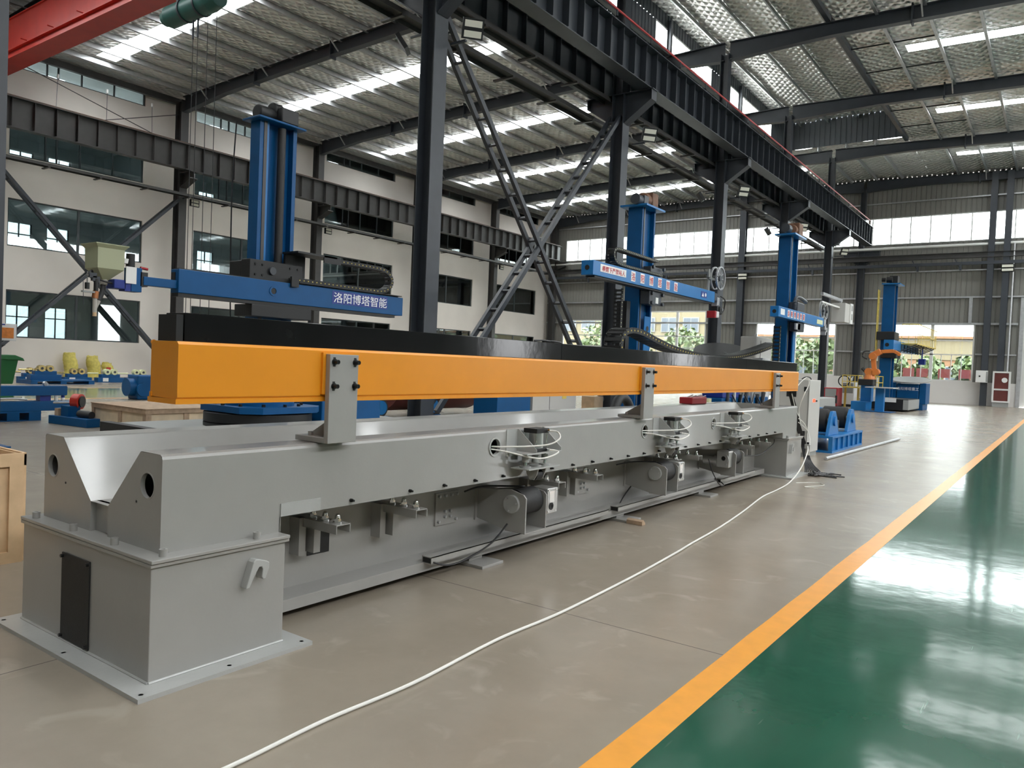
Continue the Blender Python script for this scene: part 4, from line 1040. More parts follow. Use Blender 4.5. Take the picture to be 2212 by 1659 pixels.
for y in (7.25, 7.38, 7.9, 8.05):
    for z in (2.75, 2.91): MB().cyl((-10.22, y, z), (-10.205, y, z), .018, 8).build('saddle_bolt', 'bolt', sd)
MB().box(-10.44, -10.0, 7.05, 8.18, 2.09, 2.274).build('lower_saddle', 'black', t, .01)
bm_ = MB().box(-10.20, -10.0, 5.87, 10.28, 2.325, 2.655)
boom = bm_.build('boom', 'blue', t, .008)
MB().box(-10.18, -10.02, 5.88, 10.10, 2.275, 2.325).build('boom_rail', 'black', boom)
MB().box(-10.18, -10.05, 5.9, 10.2, 2.655, 2.67).build('top_rail', 'black', boom)
MB().ring((-10.0, 7.43, 2.50), (1, 0, 0), .048, .075, .012, 24).cyl((-10.0, 7.43, 2.50), (-9.999, 7.43, 2.50), .05, 20).build('hole_collar', 'blue', boom)
MB().cyl((-9.9985, 7.43, 2.50), (-9.995, 7.43, 2.50), .046, 20).build('cable_hole', 'black', boom)
MB().box(-10.18, -10.08, 5.862, 5.87, 2.50, 2.61).build('end_opening', 'black', boom)
MB().box(-10.17, -10.04, 5.40, 5.87, 2.38, 2.495).build('extension_arm', 'blue', t, .006)
MB().box(-10.28, -10.05, 5.36, 5.46, 2.36, 2.55).build('arm_clamp', 'black', t)
su = MB().box(-10.25, -10.05, 5.24, 5.38, 2.28, 2.60).build('cross_slide', 'blue', t, .005)
MB().box(-10.05, -10.04, 5.16, 5.30, 2.38, 2.60).build('slide_cover', 'frame_white', su); MB().box(-10.22, -10.06, 5.16, 5.24, 2.28, 2.38).build('slide_foot', 'blue_deep', su)
MB().cyl((-10.15, 5.27, 2.60), (-10.15, 5.27, 2.78), .055, 16).build('slide_motor', 'black', su)
MB().cyl((-10.10, 5.15, 2.64), (-10.10, 5.15, 2.70), .055, 20, .065).build('flux_cup', 'white', su)
MB().cyl((-10.10, 5.38, 2.61), (-10.10, 5.48, 2.60), .018, 10).build('hand_wheel', 'red_dark', su)
hb = MB().box(-10.28, -10.06, 5.02, 5.18, 2.30, 2.42).build('head_carriage', 'blue_deep', t, .01)
# flux hopper
hp_ = part_group('flux_hopper', t, 'sage green hopper')
def frus(mb_, x, y, z0, z1, a0, a1):
    v = [(x - a0, y - a0, z0), (x + a0, y - a0, z0), (x + a0, y + a0, z0), (x - a0, y + a0, z0), (x - a1, y - a1, z1), (x + a1, y - a1, z1), (x + a1, y + a1, z1), (x - a1, y + a1, z1)]
    mb_.add(v, [(0, 3, 2, 1), (4, 5, 6, 7), (0, 1, 5, 4), (1, 2, 6, 5), (2, 3, 7, 6), (3, 0, 4, 7)]); return mb_
hx, hy = -10.2, 4.96
bo = frus(frus(MB(), hx, hy, 2.40, 2.54, .035, .168), hx, hy, 2.54, 2.80, .168, .172).build('hopper_body', 'hopper', hp_)
frus(MB(), hx, hy, 2.80, 2.845, .172, .21).box(hx - .21, hx + .21, hy - .21, hy + .21, 2.845, 2.855).build('hopper_lid', 'hopper', hp_)
MB().cyl((hx, hy, 2.42), (hx - .0, hy - .01, 2.34), .045, 16).build('outlet', 'clear', hp_)
MB().tube([(hx, hy - .01, 2.35), (hx + .01, hy - .03, 2.24), (hx + .02, hy - .08, 2.13)], .032, 12).build('flux_hose', 'black_rubber', hp_)
MB().cyl((hx + .02, hy - .08, 2.13), (hx + .02, hy - .12, 2.03), .032, 14, .026).build('flux_nozzle', 'clear', hp_)
to = part_group('welding_torch', t, 'copper and black torch')
MB().cyl((-10.1, 4.81, 2.40), (-10.1, 4.81, 2.24), .028, 14).build('torch_body', 'black', to)
MB().cyl((-10.1, 4.81, 2.24), (-10.1, 4.80, 2.15), .038, 14).build('copper_clamp', mat('copper', (.42, .17, .07), .4, .6), to)
MB().cyl((-10.1, 4.80, 2.15), (-10.1, 4.80, 1.97), .026, 14).build('torch_nozzle', 'clear', to)
MB().cyl((-10.1, 4.80, 1.97), (-10.1, 4.80, 1.92), .024, 14).build('contact_tip', 'wood', to)
MB().box(-10.13, -10.07, 4.64, 4.82, 2.215, 2.235).build('cross_bar', 'box_grey', to); MB().cyl((-10.1, 4.65, 2.38), (-10.1, 4.66, 2.06), .004, 6).build('probe_rod', 'steel', to)
MB().cyl((-10.1, 4.70, 2.34), (-10.1, 4.70, 2.26), .028, 12).build('wire_straightener', 'black', to); MB().cyl((-10.1, 4.70, 2.48), (-10.1, 4.70, 2.34), .008, 8).build('hanger_rod', 'chrome', to)
MB().tube([(-10.1, 4.70, 2.42), (-10.12, 4.76, 2.50), (-10.16, 4.82, 2.42), (-10.1, 4.90, 2.38), (-10.12, 5.05, 2.36)], .012, 8).build('torch_cable', 'cable', to)
for c_, z in ((4.76, 2.44), (4.80, 2.40)): MB().box(-10.14, -10.08, c_ - .04, c_ + .05, z - .03, z + .03).build('feed_block', 'steel', to)
chain('drag_chain', [(-10.08, 7.88, 2.72), (-10.08, 8.6, 2.72), (-10.08, 9.4, 2.72), (-10.08, 9.78, 2.73), (-10.08, 9.95, 2.82), (-10.08, 9.99, 2.92), (-10.08, 9.95, 3.02), (-10.08, 9.78, 3.11), (-10.08, 9.4, 3.125), (-10.08, 8.70, 3.125)], .16, .07, 'yellow', t, .085)
MB().box(-10.36, -9.97, 7.85, 8.66, 3.15, 3.18).box(-10.40, -10.35, 7.9, 8.3, 2.8, 3.17).box(-9.99, -9.97, 8.38, 8.74, 3.06, 3.18).build('chain_bracket', 'black', t)
MB().box(-10.0, -9.96, 7.74, 7.88, 2.60, 2.76).build('chain_end_clamp', 'black', t)
MB().box(-10.18, -9.97, 7.9, 10.22, 2.672, 2.684).build('chain_tray', 'black', t)
MB().box(-9.999, -9.996, 8.60, 9.88, 2.41, 2.625).build('name_panel', 'blue_deep', boom)
text('name_lettering', '洛阳博塔智能', .185, (-9.990, 8.62, 2.447), 'white_text', boom, sx=1.12)
# cable hanging down left of the mast
tag(MB().tube([(-10.9, 7.30, 5.2), (-10.92, 7.27, 4.2), (-10.92, 7.28, 3.0), (-10.9, 7.3, 2.0), (-10.88, 7.35, 1.0)], .012, 6).build('hanging_cable', 'cable'), 'thin black cable hanging straight down left of the near blue mast', 'cable')

# ---- far drag chain hanging between masts 2 and 3
t = thing('sagging_drag_chain', 'heavy black drag chain sagging between the second and third blue masts', 'drag chain', (-8.6, 16, 2))
chain('chain_links', [(-8.6, 15.9, 1.75), (-8.6, 15.85, 2.05), (-8.6, 15.95, 2.30), (-8.6, 16.3, 2.42), (-8.6, 16.9, 2.40), (-8.6, 17.8, 2.24), (-8.6, 18.8, 2.09), (-8.6, 20.2, 1.98), (-8.6, 21.8, 1.95), (-8.6, 23.4, 2.0), (-8.6, 25.2, 2.2), (-8.6, 27.6, 2.58)], .45, .14, 'yellow', t, .17)
t = thing('turntable', 'dark round slotted turntable plate above the far end of the black cover', 'turntable', (-10.8, 28.8, 0))
MB().cyl((-10.8, 28.8, 2.20), (-10.785, 28.775, 2.28), 1.15, 56).build('table_disc', 'black', t); MB().bar((-10.78, 28.77, 2.287), (-10.1, 28.2, 2.10), .03, .008).build('t_slot', 'steel', t)
MB().cyl((-10.8, 28.8, .5), (-10.8, 28.8, 2.12), .35, 24).box(-11.3, -10.3, 28.3, 29.3, .0, .5).build('pedestal', 'blue', t)
t = thing('control_cabinet', 'light grey cabinet standing between the sagging chain and the third mast', 'cabinet', (-9.3, 27.4, 0))
MB().box(-9.6, -9.0, 27.2, 28.9, .01, 2.83).build('case', 'grey_cab', t, .02); MB().cyl((-8.98, 26.95, 2.0), (-8.98, 26.95, 2.9), .05, 10).build('post', 'grey_cab', t)
MB().box(-8.999, -8.99, 27.6, 27.62, .2, 2.7).build('door_seam', 'black', t)
t = thing('grey_box', 'small pale box below the light grey cabinet, behind the black cover', 'box', (-8.3, 26.0, 0))
MB().box(-8.85, -8.45, 26.2, 27.0, .0, 2.05).build('case', 'frame_white', t)

# ---- 2: second mast
t = thing('welding_column', 'second blue mast whose boom carries six red characters on white squares', 'welding column', (-9.6, 19, 0))
mast(t, -9.4, 18.62, 19.42, .42, .4, 5.85)
MB().box(-9.38, -9.36, 18.95, 19.3, .4, 2.95).build('mast_front', 'blue_light', t); MB().cyl((-9.35, 19.12, 2.62), (-9.345, 19.12, 2.62), .07, 16).build('mast_hole', 'black', t)
MB().box(-9.99, -9.2, 18.45, 19.6, 5.85, 5.9).build('top_plate', 'blue_light', t)
g = MB().box(-9.8, -9.35, 19.1, 19.45, 5.9, 6.32).cyl((-9.55, 18.85, 6.1), (-9.55, 19.1, 6.1), .19, 20).build('lift_gearmotor', mat('rusty_gearbox', (.16, .075, .04), .6, var=.3), t, .02)
MB().cyl((-9.5, 18.35, 6.02), (-9.5, 18.7, 6.02), .14, 18).box(-9.65, -9.35, 18.6, 18.85, 5.92, 6.15).build('counter_motor', 'steel', t)
s_ = MB().box(-9.38, -9.15, 18.75, 19.5, 4.0, 4.28).build('saddle_plate', 'steel', t, .02)
MB().box(-9.38, -9.1, 18.65, 19.4, 3.25, 3.62).build('lower_saddle', 'steel', t, .02)
for y in (18.75, 19.4):
    for z in (3.3, 3.55, 4.25): MB().cyl((-9.1, y, z), (-9.04, y, z), .05, 12).build('saddle_roller', 'steel', s_)
MB().box(-9.1, -9.09, 19.02, 19.18, 3.3, 3.46).build('rating_plate', 'white', s_)
boom = MB().box(-9.32, -9.0, 15.45, 23.0, 3.66, 4.0).build('boom', 'blue_light', t, .01)
MB().box(-9.28, -9.04, 15.6, 22.9, 3.62, 3.66).build('boom_rail', 'black', boom); MB().cyl((-9.16, 15.45, 3.83), (-9.16, 15.446, 3.83), .06, 16).build('cable_hole', 'black', boom)
MB().box(-8.999, -8.994, 15.78, 17.08, 3.77, 3.95).build('warning_panel', 'white', boom)
text('warning_lettering', '横臂下严禁站人', .14, (-8.99, 15.86, 3.80), 'red_text', boom, sx=1.18)
for i, ch_ in enumerate('洛阳博塔智能'):
    y = 17.35 + i * .52; p = MB().box(-8.999, -8.994, y, y + .23, 3.72, 3.97).build('character_tile', 'white', boom)
    text('tile_character', ch_, .215, (-8.99, y + .005, 3.76), 'red_text', boom)
sg = MB().box(-8.999, -8.994, 21.9, 22.35, 3.74, 3.92).build('warning_sticker', 'blue_deep', boom)
MB().add([(-8.99, 21.95, 3.77), (-8.99, 22.11, 3.77), (-8.99, 22.03, 3.89)], [(0, 1, 2)]).build('white_triangle', 'white', sg); MB().cyl((-8.992, 22.24, 3.83), (-8.988, 22.24, 3.83), .055, 16).build('white_circle', 'white', sg)
chain('drag_chain', [(-9.1, 19.2, 4.06), (-9.1, 18.0, 4.06), (-9.1, 17.0, 4.06), (-9.1, 16.55, 4.12), (-9.1, 16.45, 4.3), (-9.1, 16.6, 4.42), (-9.1, 17.4, 4.42), (-9.1, 18.9, 4.40)], .2, .07, 'cream', t, .09)
chain('vertical_chain', [(-9.62, 17.9, 3.6), (-9.62, 17.9, 3.0), (-9.62, 17.9, 2.3), (-9.62, 17.9, 1.6)], .22, .10, 'cream', t, .10)
MB().box(-9.8, -9.5, 18.15, 18.35, 1.4, 3.3).build('cable_duct', 'black', t)
MB().box(-10.4, -8.6, 17.6, 20.4, .06, .4).build('travel_base', 'blue', t)
sp = part_group('wire_spool', t, 'spoked wire spool')
MB().ring((-9.16, 23.3, 4.45), (1, 0, 0), .33, .37, .05, 32).ring((-8.98, 23.3, 4.45), (1, 0, 0), .33, .37, .05, 32).build('rim', 'galv', sp)
b = MB()
for i in range(6): a = pi * i / 6; b.bar((-9.0, 23.3 - .33 * cos(a), 4.45 - .33 * sin(a)), (-9.0, 23.3 + .33 * cos(a), 4.45 + .33 * sin(a)), .03, .02)
b.build('spokes', 'galv', sp); MB().cyl((-9.2, 23.3, 4.45), (-8.95, 23.3, 4.45), .09, 16).build('hub', 'steel', sp); MB().box(-9.2, -9.16, 22.85, 22.95, 4.0, 4.7).box(-9.2, -9.1, 22.85, 23.35, 4.38, 4.45).build('spool_arm', 'box_grey', sp)
wh = part_group('welding_head', t, 'clustered head with a red and white cover')
for i, (y, z, a, c, mm) in enumerate(((23.12, 3.85, .12, .12, 'steel'), (23.3, 3.98, .09, .12, 'steel'), (23.35, 3.72, .10, .14, 'galv'), (23.55, 3.66, .10, .10, 'steel'), (23.6, 3.45, .12, .10, 'black'), (23.75, 3.5, .06, .05, 'galv'), (23.32, 3.5, .06, .14, 'black'))):
    MB().box(-9.2, -9.0, y - a, y + a, z - c, z + c).build('head_block', mm, wh, .02)
MB().box(-9.22, -8.98, 23.1, 23.42, 3.22, 3.42).build('head_cover', 'white', wh, .03); MB().box(-9.25, -8.97, 23.02, 23.16, 3.2, 3.42).build('red_cover', 'red_dark', wh, .02)
MB().tube([(-9.0, 23.5, 3.9), (-8.95, 23.75, 3.8), (-9.0, 23.8, 3.5), (-9.05, 23.65, 3.35)], .02, 8).build('head_cable', 'cable', wh)

# ---- 3: third mast
t = thing('welding_column', 'third blue mast with a short boom, seen right of the orange beam end', 'welding column', (-7.65, 26, 0))
mast(t, -7.5, 25.55, 26.4, .38, .3, 6.05)
MB().box(-7.97, -7.3, 25.3, 26.6, 6.05, 6.1).build('top_plate', 'blue_light', t)
MB().box(-7.8, -7.4, 26.05, 26.5, 6.1, 6.55).cyl((-7.6, 25.85, 6.3), (-7.6, 26.1, 6.3), .17, 18).build('lift_gearmotor', 'rusty', t, .02) if False else MB().box(-7.8, -7.4, 26.05, 26.5, 6.1, 6.55).cyl((-7.6, 25.85, 6.3), (-7.6, 26.1, 6.3), .17, 18).build('lift_gearmotor', g.data.materials[0], t, .02)
MB().cyl((-7.6, 25.2, 6.26), (-7.6, 25.5, 6.26), .14, 18).build('counter_motor', 'steel', t)
MB().box(-7.49, -7.2, 25.6, 26.4, 3.58, 3.9).build('saddle_plate', 'steel', t, .03); MB().box(-7.48, -7.2, 25.7, 26.5, 2.95, 3.26).build('lower_saddle', 'steel', t, .03)
MB().box(-7.25, -7.2, 25.5, 26.0, 3.0, 3.2).build('limit_box', 'galv', t)
boom = MB().box(-7.38, -7.12, 23.35, 28.6, 3.26, 3.58).build('boom', 'blue_light', t, .01)
MB().cyl((-7.25, 23.35, 3.42), (-7.25, 23.346, 3.42), .06, 16).build('cable_hole', 'black', boom)
MB().box(-7.119, -7.114, 23.55, 23.95, 3.34, 3.52).build('white_sticker', 'white', boom); MB().box(-7.119, -7.114, 27.7, 28.45, 3.33, 3.48).build('end_sticker', 'cream', boom)
for i, ch_ in enumerate('洛阳博塔智能'):
    y = 24.25 + i * .34; p = MB().box(-7.119, -7.114, y, y + .22, 3.31, 3.53).build('character_tile', 'white', boom)
    text('tile_character', ch_, .19, (-7.11, y + .005, 3.35), 'red_text', boom)
MB().tube([(-7.3, 25.6, 3.65), (-7.28, 25.6, 4.0), (-7.25, 26.0, 4.06), (-7.25, 26.7, 3.98)], .06, 8).build('chain_arm', 'steel', t)
chain('vertical_chain', [(-7.7, 25.2, 3.1), (-7.7, 25.2, 2.6), (-7.7, 25.2, 2.0), (-7.7, 25.2, 1.4)], .22, .10, 'cream', t, .12)
MB().box(-8.4, -6.8, 24.6, 27.6, .05, .3).build('travel_base', 'blue', t)
MB().box(-7.48, -7.44, 26.1, 26.35, .3, 2.95).build('mast_front', 'blue_light', t)
sp = part_group('wire_spool', t, 'pair of thin spool rings')
for y in (28.75, 29.2): MB().ring((-7.25, y, 3.85), (1, 0, 0), .24, .28, .06, 28).build('rim', 'galv', sp); MB().cyl((-7.27, y, 3.85), (-7.15, y, 3.85), .05, 12).build('hub', 'steel', sp)
MB().box(-7.3, -7.26, 28.6, 28.66, 3.3, 4.2).box(-7.3, -7.2, 28.6, 31.9, 4.14, 4.2).build('spool_arm', 'frame_white', sp)
wh = part_group('welding_head', t, 'small grey head')
for (y, z, a) in ((28.75, 3.42, .12), (28.85, 3.28, .10), (29.0, 3.18, .08), (28.9, 3.05, .06)): MB().box(-7.28, -7.1, y - a, y + a, z - a, z + a).build('head_block', 'galv', wh, .01)
t = thing('hanging_control_box', 'light grey control box hanging in the air right of the third boom', 'control box', (-7.1, 31.7, 4))
MB().box(-7.5, -7.0, 31.2, 31.9, 3.62, 4.35).build('case', 'grey_cab', t, .01)
fp = MB().box(-7.0, -6.95, 31.9, 32.3, 3.6, 4.38).build('control_panel', 'frame_white', t); MB().box(-6.95, -6.945, 32.0, 32.2, 4.1, 4.3).box(-6.95, -6.945, 32.0, 32.2, 3.75, 3.98).build('panel_screen', 'box_grey', fp)
MB().cyl((-7.25, 31.5, 4.35), (-7.25, 31.5, 4.5), .05, 10).box(-7.3, -7.2, 28.7, 31.6, 4.42, 4.52).build('hanger', 'galv', t)

# ---- 4: far mast with ladder and platform
t = thing('welding_column', 'farthest blue mast with a yellow ladder and railed platform, by the far right window', 'welding column', (-7.1, 40.6, 0))
mast(t, -6.85, 40.2, 41.05, .5, .62, 6.0)
MB().box(-7.4, -6.6, 40.0, 41.2, 6.0, 6.05).build('top_plate', 'blue_light', t); MB().box(-7.15, -6.8, 40.5, 40.95, 6.05, 6.45).cyl((-7.25, 40.35, 6.25), (-7.0, 40.35, 6.25), .14, 16).cyl((-7.45, 40.3, 6.25), (-7.3, 40.3, 6.25), .10, 16).build('lift_gearmotor', 'black', t)
la = MB()
for y in (40.0, 40.28): la.cyl((-7.52, y, 1.4), (-7.52, y, 5.75), .022, 8)
z = 1.5
while z < 5.7: la.cyl((-7.52, 40.0, z), (-7.52, 40.28, z), .018, 6); z += .30
la.build('ladder', 'yellow', t)
MB().box(-7.5, -6.7, 39.9, 41.1, 3.35, 3.75).build('saddle_plate', 'black', t, .03); MB().box(-7.3, -6.6, 40.0, 41.2, 2.5, 2.85).build('lower_saddle', 'black', t, .03)
boom = MB().box(-7.05, -6.62, 39.3, 46.5, 2.88, 3.33).build('boom', 'blue_light', t, .01); MB().cyl((-6.9, 39.3, 3.1), (-6.9, 39.29, 3.1), .09, 16).build('cable_hole', 'black', boom)
pl = MB().box(-6.6, -5.9, 41.2, 47.5, 3.22, 3.26).build('platform', 'yellow', t)
b = MB()
for i in range(8): y = 41.3 + i * .85; b.bar((-6.6, y, 2.9), (-5.95, y, 3.2), .05, .05); b.box(-6.62, -6.58, y - .03, y + .03, 2.85, 3.2)
b.build('platform_struts', 'steel', pl)
b = MB()
for i in range(20): y = 41.2 + i * .33; b.cyl((-5.9, y, 3.24), (-5.9, y, 4.18), .012, 6)
for i in range(3): b.cyl((-6.6 + i * .3, 41.2, 3.24), (-6.6 + i * .3, 41.2, 4.18), .012, 6)
b.cyl((-5.9, 41.2, 4.18), (-5.9, 47.5, 4.18), .022, 8); b.cyl((-6.6, 41.2, 4.18), (-5.9, 41.2, 4.18), .022, 8); b.cyl((-5.9, 41.2, 3.7), (-5.9, 47.5, 3.7), .015, 6)
b.build('railing', 'yellow', pl)
MB().box(-6.3, -6.0, 44.5, 44.9, 2.3, 2.6).cyl((-6.15, 44.7, 2.6), (-6.15, 44.7, 3.2), .03, 8).build('boom_hook', 'blue_deep', pl)
MB().box(-7.7, -5.9, 39.4, 42.6, .06, .58).build('travel_base', 'black', t, .02); MB().box(-6.1, -5.88, 39.38, 42.6, .10, .55).build('base_side', 'box_grey', t); MB().box(-7.6, -6.4, 39.36, 39.42, .42, .62).build('base_lip', 'frame_white', t)
for (x0, x1, y, lb) in ((-8.75, -8.05, 39.2, 'left'), (-7.75, -7.15, 39.2, 'right')):
    b = MB(); t_ = .02
    for x in (x0, (x0 + x1) / 2, x1):
        for yy in (y, y + 1.0): b.cyl((x, yy, 1.02), (x, yy, 1.6), t_, 6)
    for z in (1.3, 1.6):
        b.cyl((x0, y, z), (x1, y, z), t_, 6); b.cyl((x0, y + 1, z), (x1, y + 1, z), t_, 6); b.cyl((x0, y, z), (x0, y + 1, z), t_, 6); b.cyl((x1, y, z), (x1, y + 1, z), t_, 6)
    b.box(x0, x1, y, y + 1, 1.0, 1.06).box(x0 + .02, x0 + .1, y + .4, y + .5, 0 if lb == 'left' else .59, 1.0).box(x1 - .1, x1 - .02, y + .4, y + .5, 0 if lb == 'left' else .59, 1.0)
    tag(b.build('guard_platform', 'yellow'), 'small yellow railed platform, %s of the orange robot' % lb, 'platform', 'yellow platforms by the robot')

# ---- robot
t = thing('welding_robot', 'orange articulated welding robot on a blue pedestal by the far wall', 'robot', (-7.6, 38.4, 0))
MB().box(-8.05, -7.40, 37.9, 39.2, 0, .42).build('floor_beam', 'blue_light', t, .02)
MB().box(-7.75, -7.3, 38.4, 38.9, .42, 1.16).build('pedestal', 'blue_light', t)
MB().box(-7.85, -7.2, 38.2, 38.95, 1.16, 1.45).build('robot_base', 'black', t, .03)
jp = [(-7.42, 38.5, 1.45), (-7.42, 38.5, 1.68), (-7.28, 38.5, 1.78), (-7.36, 38.5, 2.42), (-7.1, 38.5, 2.70), (-6.55, 38.5, 2.74), (-6.28, 38.5, 2.60)]
b = MB(); b.cyl(jp[0], jp[1], .26, 20, .20); b.cyl((-7.45, 38.3, 1.80), (-7.45, 38.7, 1.80), .17, 18); b.cyl((-7.16, 38.3, 1.80), (-7.16, 38.75, 1.80), .15, 18); b.bar((-7.5, 38.5, 1.70), (-7.1, 38.5, 1.82), .3, .24)
b.build('shoulder', 'orange_robot', t)
b = MB(); b.bar((-7.22, 38.5, 1.8), (-7.32, 38.5, 2.5), .16, .20, (1, 0, 0)); b.build('lower_arm', 'orange_robot', t, .02)
b = MB(); b.cyl((-7.32, 38.3, 2.52), (-7.32, 38.7, 2.52), .16, 18); b.bar((-7.35, 38.5, 2.55), (-7.0, 38.5, 2.76), .24, .26); b.bar((-7.0, 38.5, 2.74), (-6.45, 38.5, 2.78), .16, .16); b.bar((-6.45, 38.5, 2.78), (-6.25, 38.5, 2.66), .15, .14); b.cyl((-6.24, 38.42, 2.64), (-6.24, 38.58, 2.64), .08, 14)
b.build('upper_arm', 'orange_robot', t, .015)
b = MB().cyl((-6.24, 38.5, 2.6), (-6.30, 38.5, 2.25), .025, 8).cyl((-6.30, 38.5, 2.25), (-6.38, 38.5, 2.05), .015, 8).build('torch', 'steel', t)
MB().tube([(-7.45, 38.4, 2.75), (-7.7, 38.4, 2.72), (-7.75, 38.4, 2.5), (-7.55, 38.4, 2.38)], .03, 8).tube([(-7.75, 38.4, 1.95), (-7.6, 38.4, 1.8), (-7.5, 38.4, 1.65)], .07, 8).build('robot_cables', 'cable', t)
# ---- T stand
t = thing('work_stand', 'blue I-shaped work stand with flat plates top and bottom', 'stand', (-6.75, 40, 0))
MB().box(-7.35, -6.2, 37.0, 38.3, .01, .03).build('foot_plate', 'blue', t) ; MB().box(-6.95, -6.6, 37.5, 37.8, .03, 1.08).build('post', 'blue_light', t); MB().box(-7.3, -6.15, 37.0, 38.3, 1.08, 1.12).build('top_plate', 'grey_cab', t)
# ---- positioner
t = thing('positioner', 'blue welding positioner with a tilted round slotted table near the far wall', 'positioner', (-6.4, 43.5, 0))
MB().box(-7.2, -5.75, 42.8, 44.4, .0, .3).box(-5.95, -5.65, 42.9, 44.2, .3, 1.35).box(-7.25, -7.0, 42.9, 44.2, .3, 1.35).build('frame', 'blue', t, .02)
MB().box(-6.98, -5.97, 42.9, 44.0, .5, 1.3).build('tilt_body', 'blue', t, .05)
d_ = MB().cyl((-6.45, 43.5, 1.46), (-6.449, 43.49, 1.52), .92, 48).build('table_disc', 'box_grey', t)
pt_ = text('positioner_lettering', '洛阳博塔重工', .17, (-6.98, 42.885, .98), 'white_text', t, rot=(R(90), 0, 0))
# ---- welders
def welder(name, label, x0, x1, y0, y1, z1, m):
    t = thing(name, label, 'welding machine', ((x0 + x1) / 2, (y0 + y1) / 2, 0))
    MB().box(x0, x1, y0, y1, .08, z1).build('case', m, t, .02); MB().box(x0 - .01, x1 + .01, y0 - .01, y1 + .01, 0.02, .12).build('base', 'black', t)
    MB().box(x0 + .05, x1 - .05, y0 - .012, y0 + .005, z1 * .55, z1 - .05).build('front_panel', 'box_grey', t); return t
welder('welding_power_source', 'red welding power source on the floor right of the tall grey cabinet', -9.35, -8.75, 38.3, 39.3, .98, 'red_dark')
w_ = welder('welding_power_source', 'white robot controller with a coiled cable on top, right of the red welder', -9.35, -8.75, 41.8, 42.6, 1.25, 'white')
MB().ring((-9.25, 41.75, 1.30), (0, 1, 0), .24, .29, .05, 28).build('cable_coil', 'cable', w_); MB().cyl((-8.95, 41.9, 1.25), (-8.85, 41.9, 1.55), .08, 12, .02).build('lamp_cone', 'chrome', w_)
t = thing('tool_cart', 'low dark grey trolley right behind the tall grey cabinet', 'cart', (-7.1, 29.8, 0))
MB().box(-7.6, -7.1, 28.6, 30.9, .12, .72).build('case', 'box_grey', t, .02)
for y in (28.9, 30.6): MB().cyl((-7.14, y, .09), (-7.05, y, .09), .09, 14).build('wheel', 'black_rubber', t)
MB().cyl((-7.08, 30.85, .5), (-7.08, 30.85, .8), .04, 8).build('handle', 'black', t)
# ---- tall grey control cabinet by the machine
t = thing('control_cabinet', 'tall light grey control cabinet with a small red display, at the machine\'s far end', 'cabinet', (-4.15, 15.2, 0))
cb = MB().box(-4.50, -3.88, 14.85, 15.62, .08, 1.45).build('case', 'grey_cab', t, .006); MB().box(-4.48, -3.90, 14.88, 15.6, 0, .08).build('plinth', 'box_grey', t)
MB().box(-4.30, -4.12, 14.843, 14.85, 1.12, 1.30).build('black_window', 'black', cb)
for z in (1.28, .45): MB().box(-3.98, -3.93, 14.835, 14.85, z - .05, z + .04).build('hinge', 'black', t)
MB().box(-3.9, -3.896, 14.843, 14.847, .1, 1.43).build('door_seam', 'black', t)
for i in range(3): MB().box(-3.879, -3.874, 15.1 + i * .06, 15.14 + i * .06, 1.03, 1.09).build('red_display', 'led_red', t)
for i in range(2): MB().cyl((-3.88, 15.31 + i * .06, 1.05), (-3.865, 15.31 + i * .06, 1.05), .015, 10).build('push_button', 'black', t)
MB().tube([(-4.1, 15.1, 1.46), (-4.05, 15.15, 1.50), (-4.0, 15.25, 1.50), (-3.98, 15.3, 1.46)], .012, 6).build('loose_lead', 'cable', t)
# ---- two-roller turning rolls on the floor
t = thing('turning_rolls', 'blue turning rolls with two black rollers beside the grey cabinet', 'turning rolls', (-3.9, 17.2, 0))
b = MB(); b.box(-4.55, -3.72, 16.1, 18.85, .0, .04).box(-4.55, -3.72, 16.1, 18.85, .29, .33)
for x in (-4.5, -3.78): b.box(x - .02, x + .02, 16.12, 18.83, .04, .29)
y = 16.12
while y < 18.9: b.box(-3.80, -3.72, y - .012, y + .012, .04, .29); y += .45
b.build('base_frame', 'blue_light', t)
for i, yc in enumerate((16.62, 18.25)):
    r = MB().cyl((-4.42, yc, .62), (-3.95, yc, .62), .24, 36).build('rubber_roller', 'black_rubber', t)
    MB().cyl((-4.5, yc, .62), (-3.80, yc, .62), .05, 14).build('axle', 'galv', r)
    for x in (-4.5, -3.86):
        MB().prism([(yc - .42, .33), (yc + .42, .33), (yc + .22, .70), (yc + .10, .82), (yc - .10, .82), (yc - .22, .70)], 'x', x - .035, x + .035).build('bearing_stand', 'blue_light', t, .01)
    MB().cyl((-3.825, yc, .62), (-3.79, yc, .62), .10, 20).build('end_cap', 'blue_light', t)
MB().box(-4.3, -3.95, 17.25, 17.6, .33, .60).build('drive_motor', 'black', t, .02); MB().ring((-3.80, 18.92, .22), (1, 0, 0), .05, .085, .03, 20).build('tow_eye', 'blue_light', t)
tag(MB().cyl((-3.50, 14.7, .03), (-3.35, 21.3, .03), .03, 12).build('steel_pipe', 'galv'), 'long thin steel pipe lying on the floor right of the grey cabinet', 'pipe')
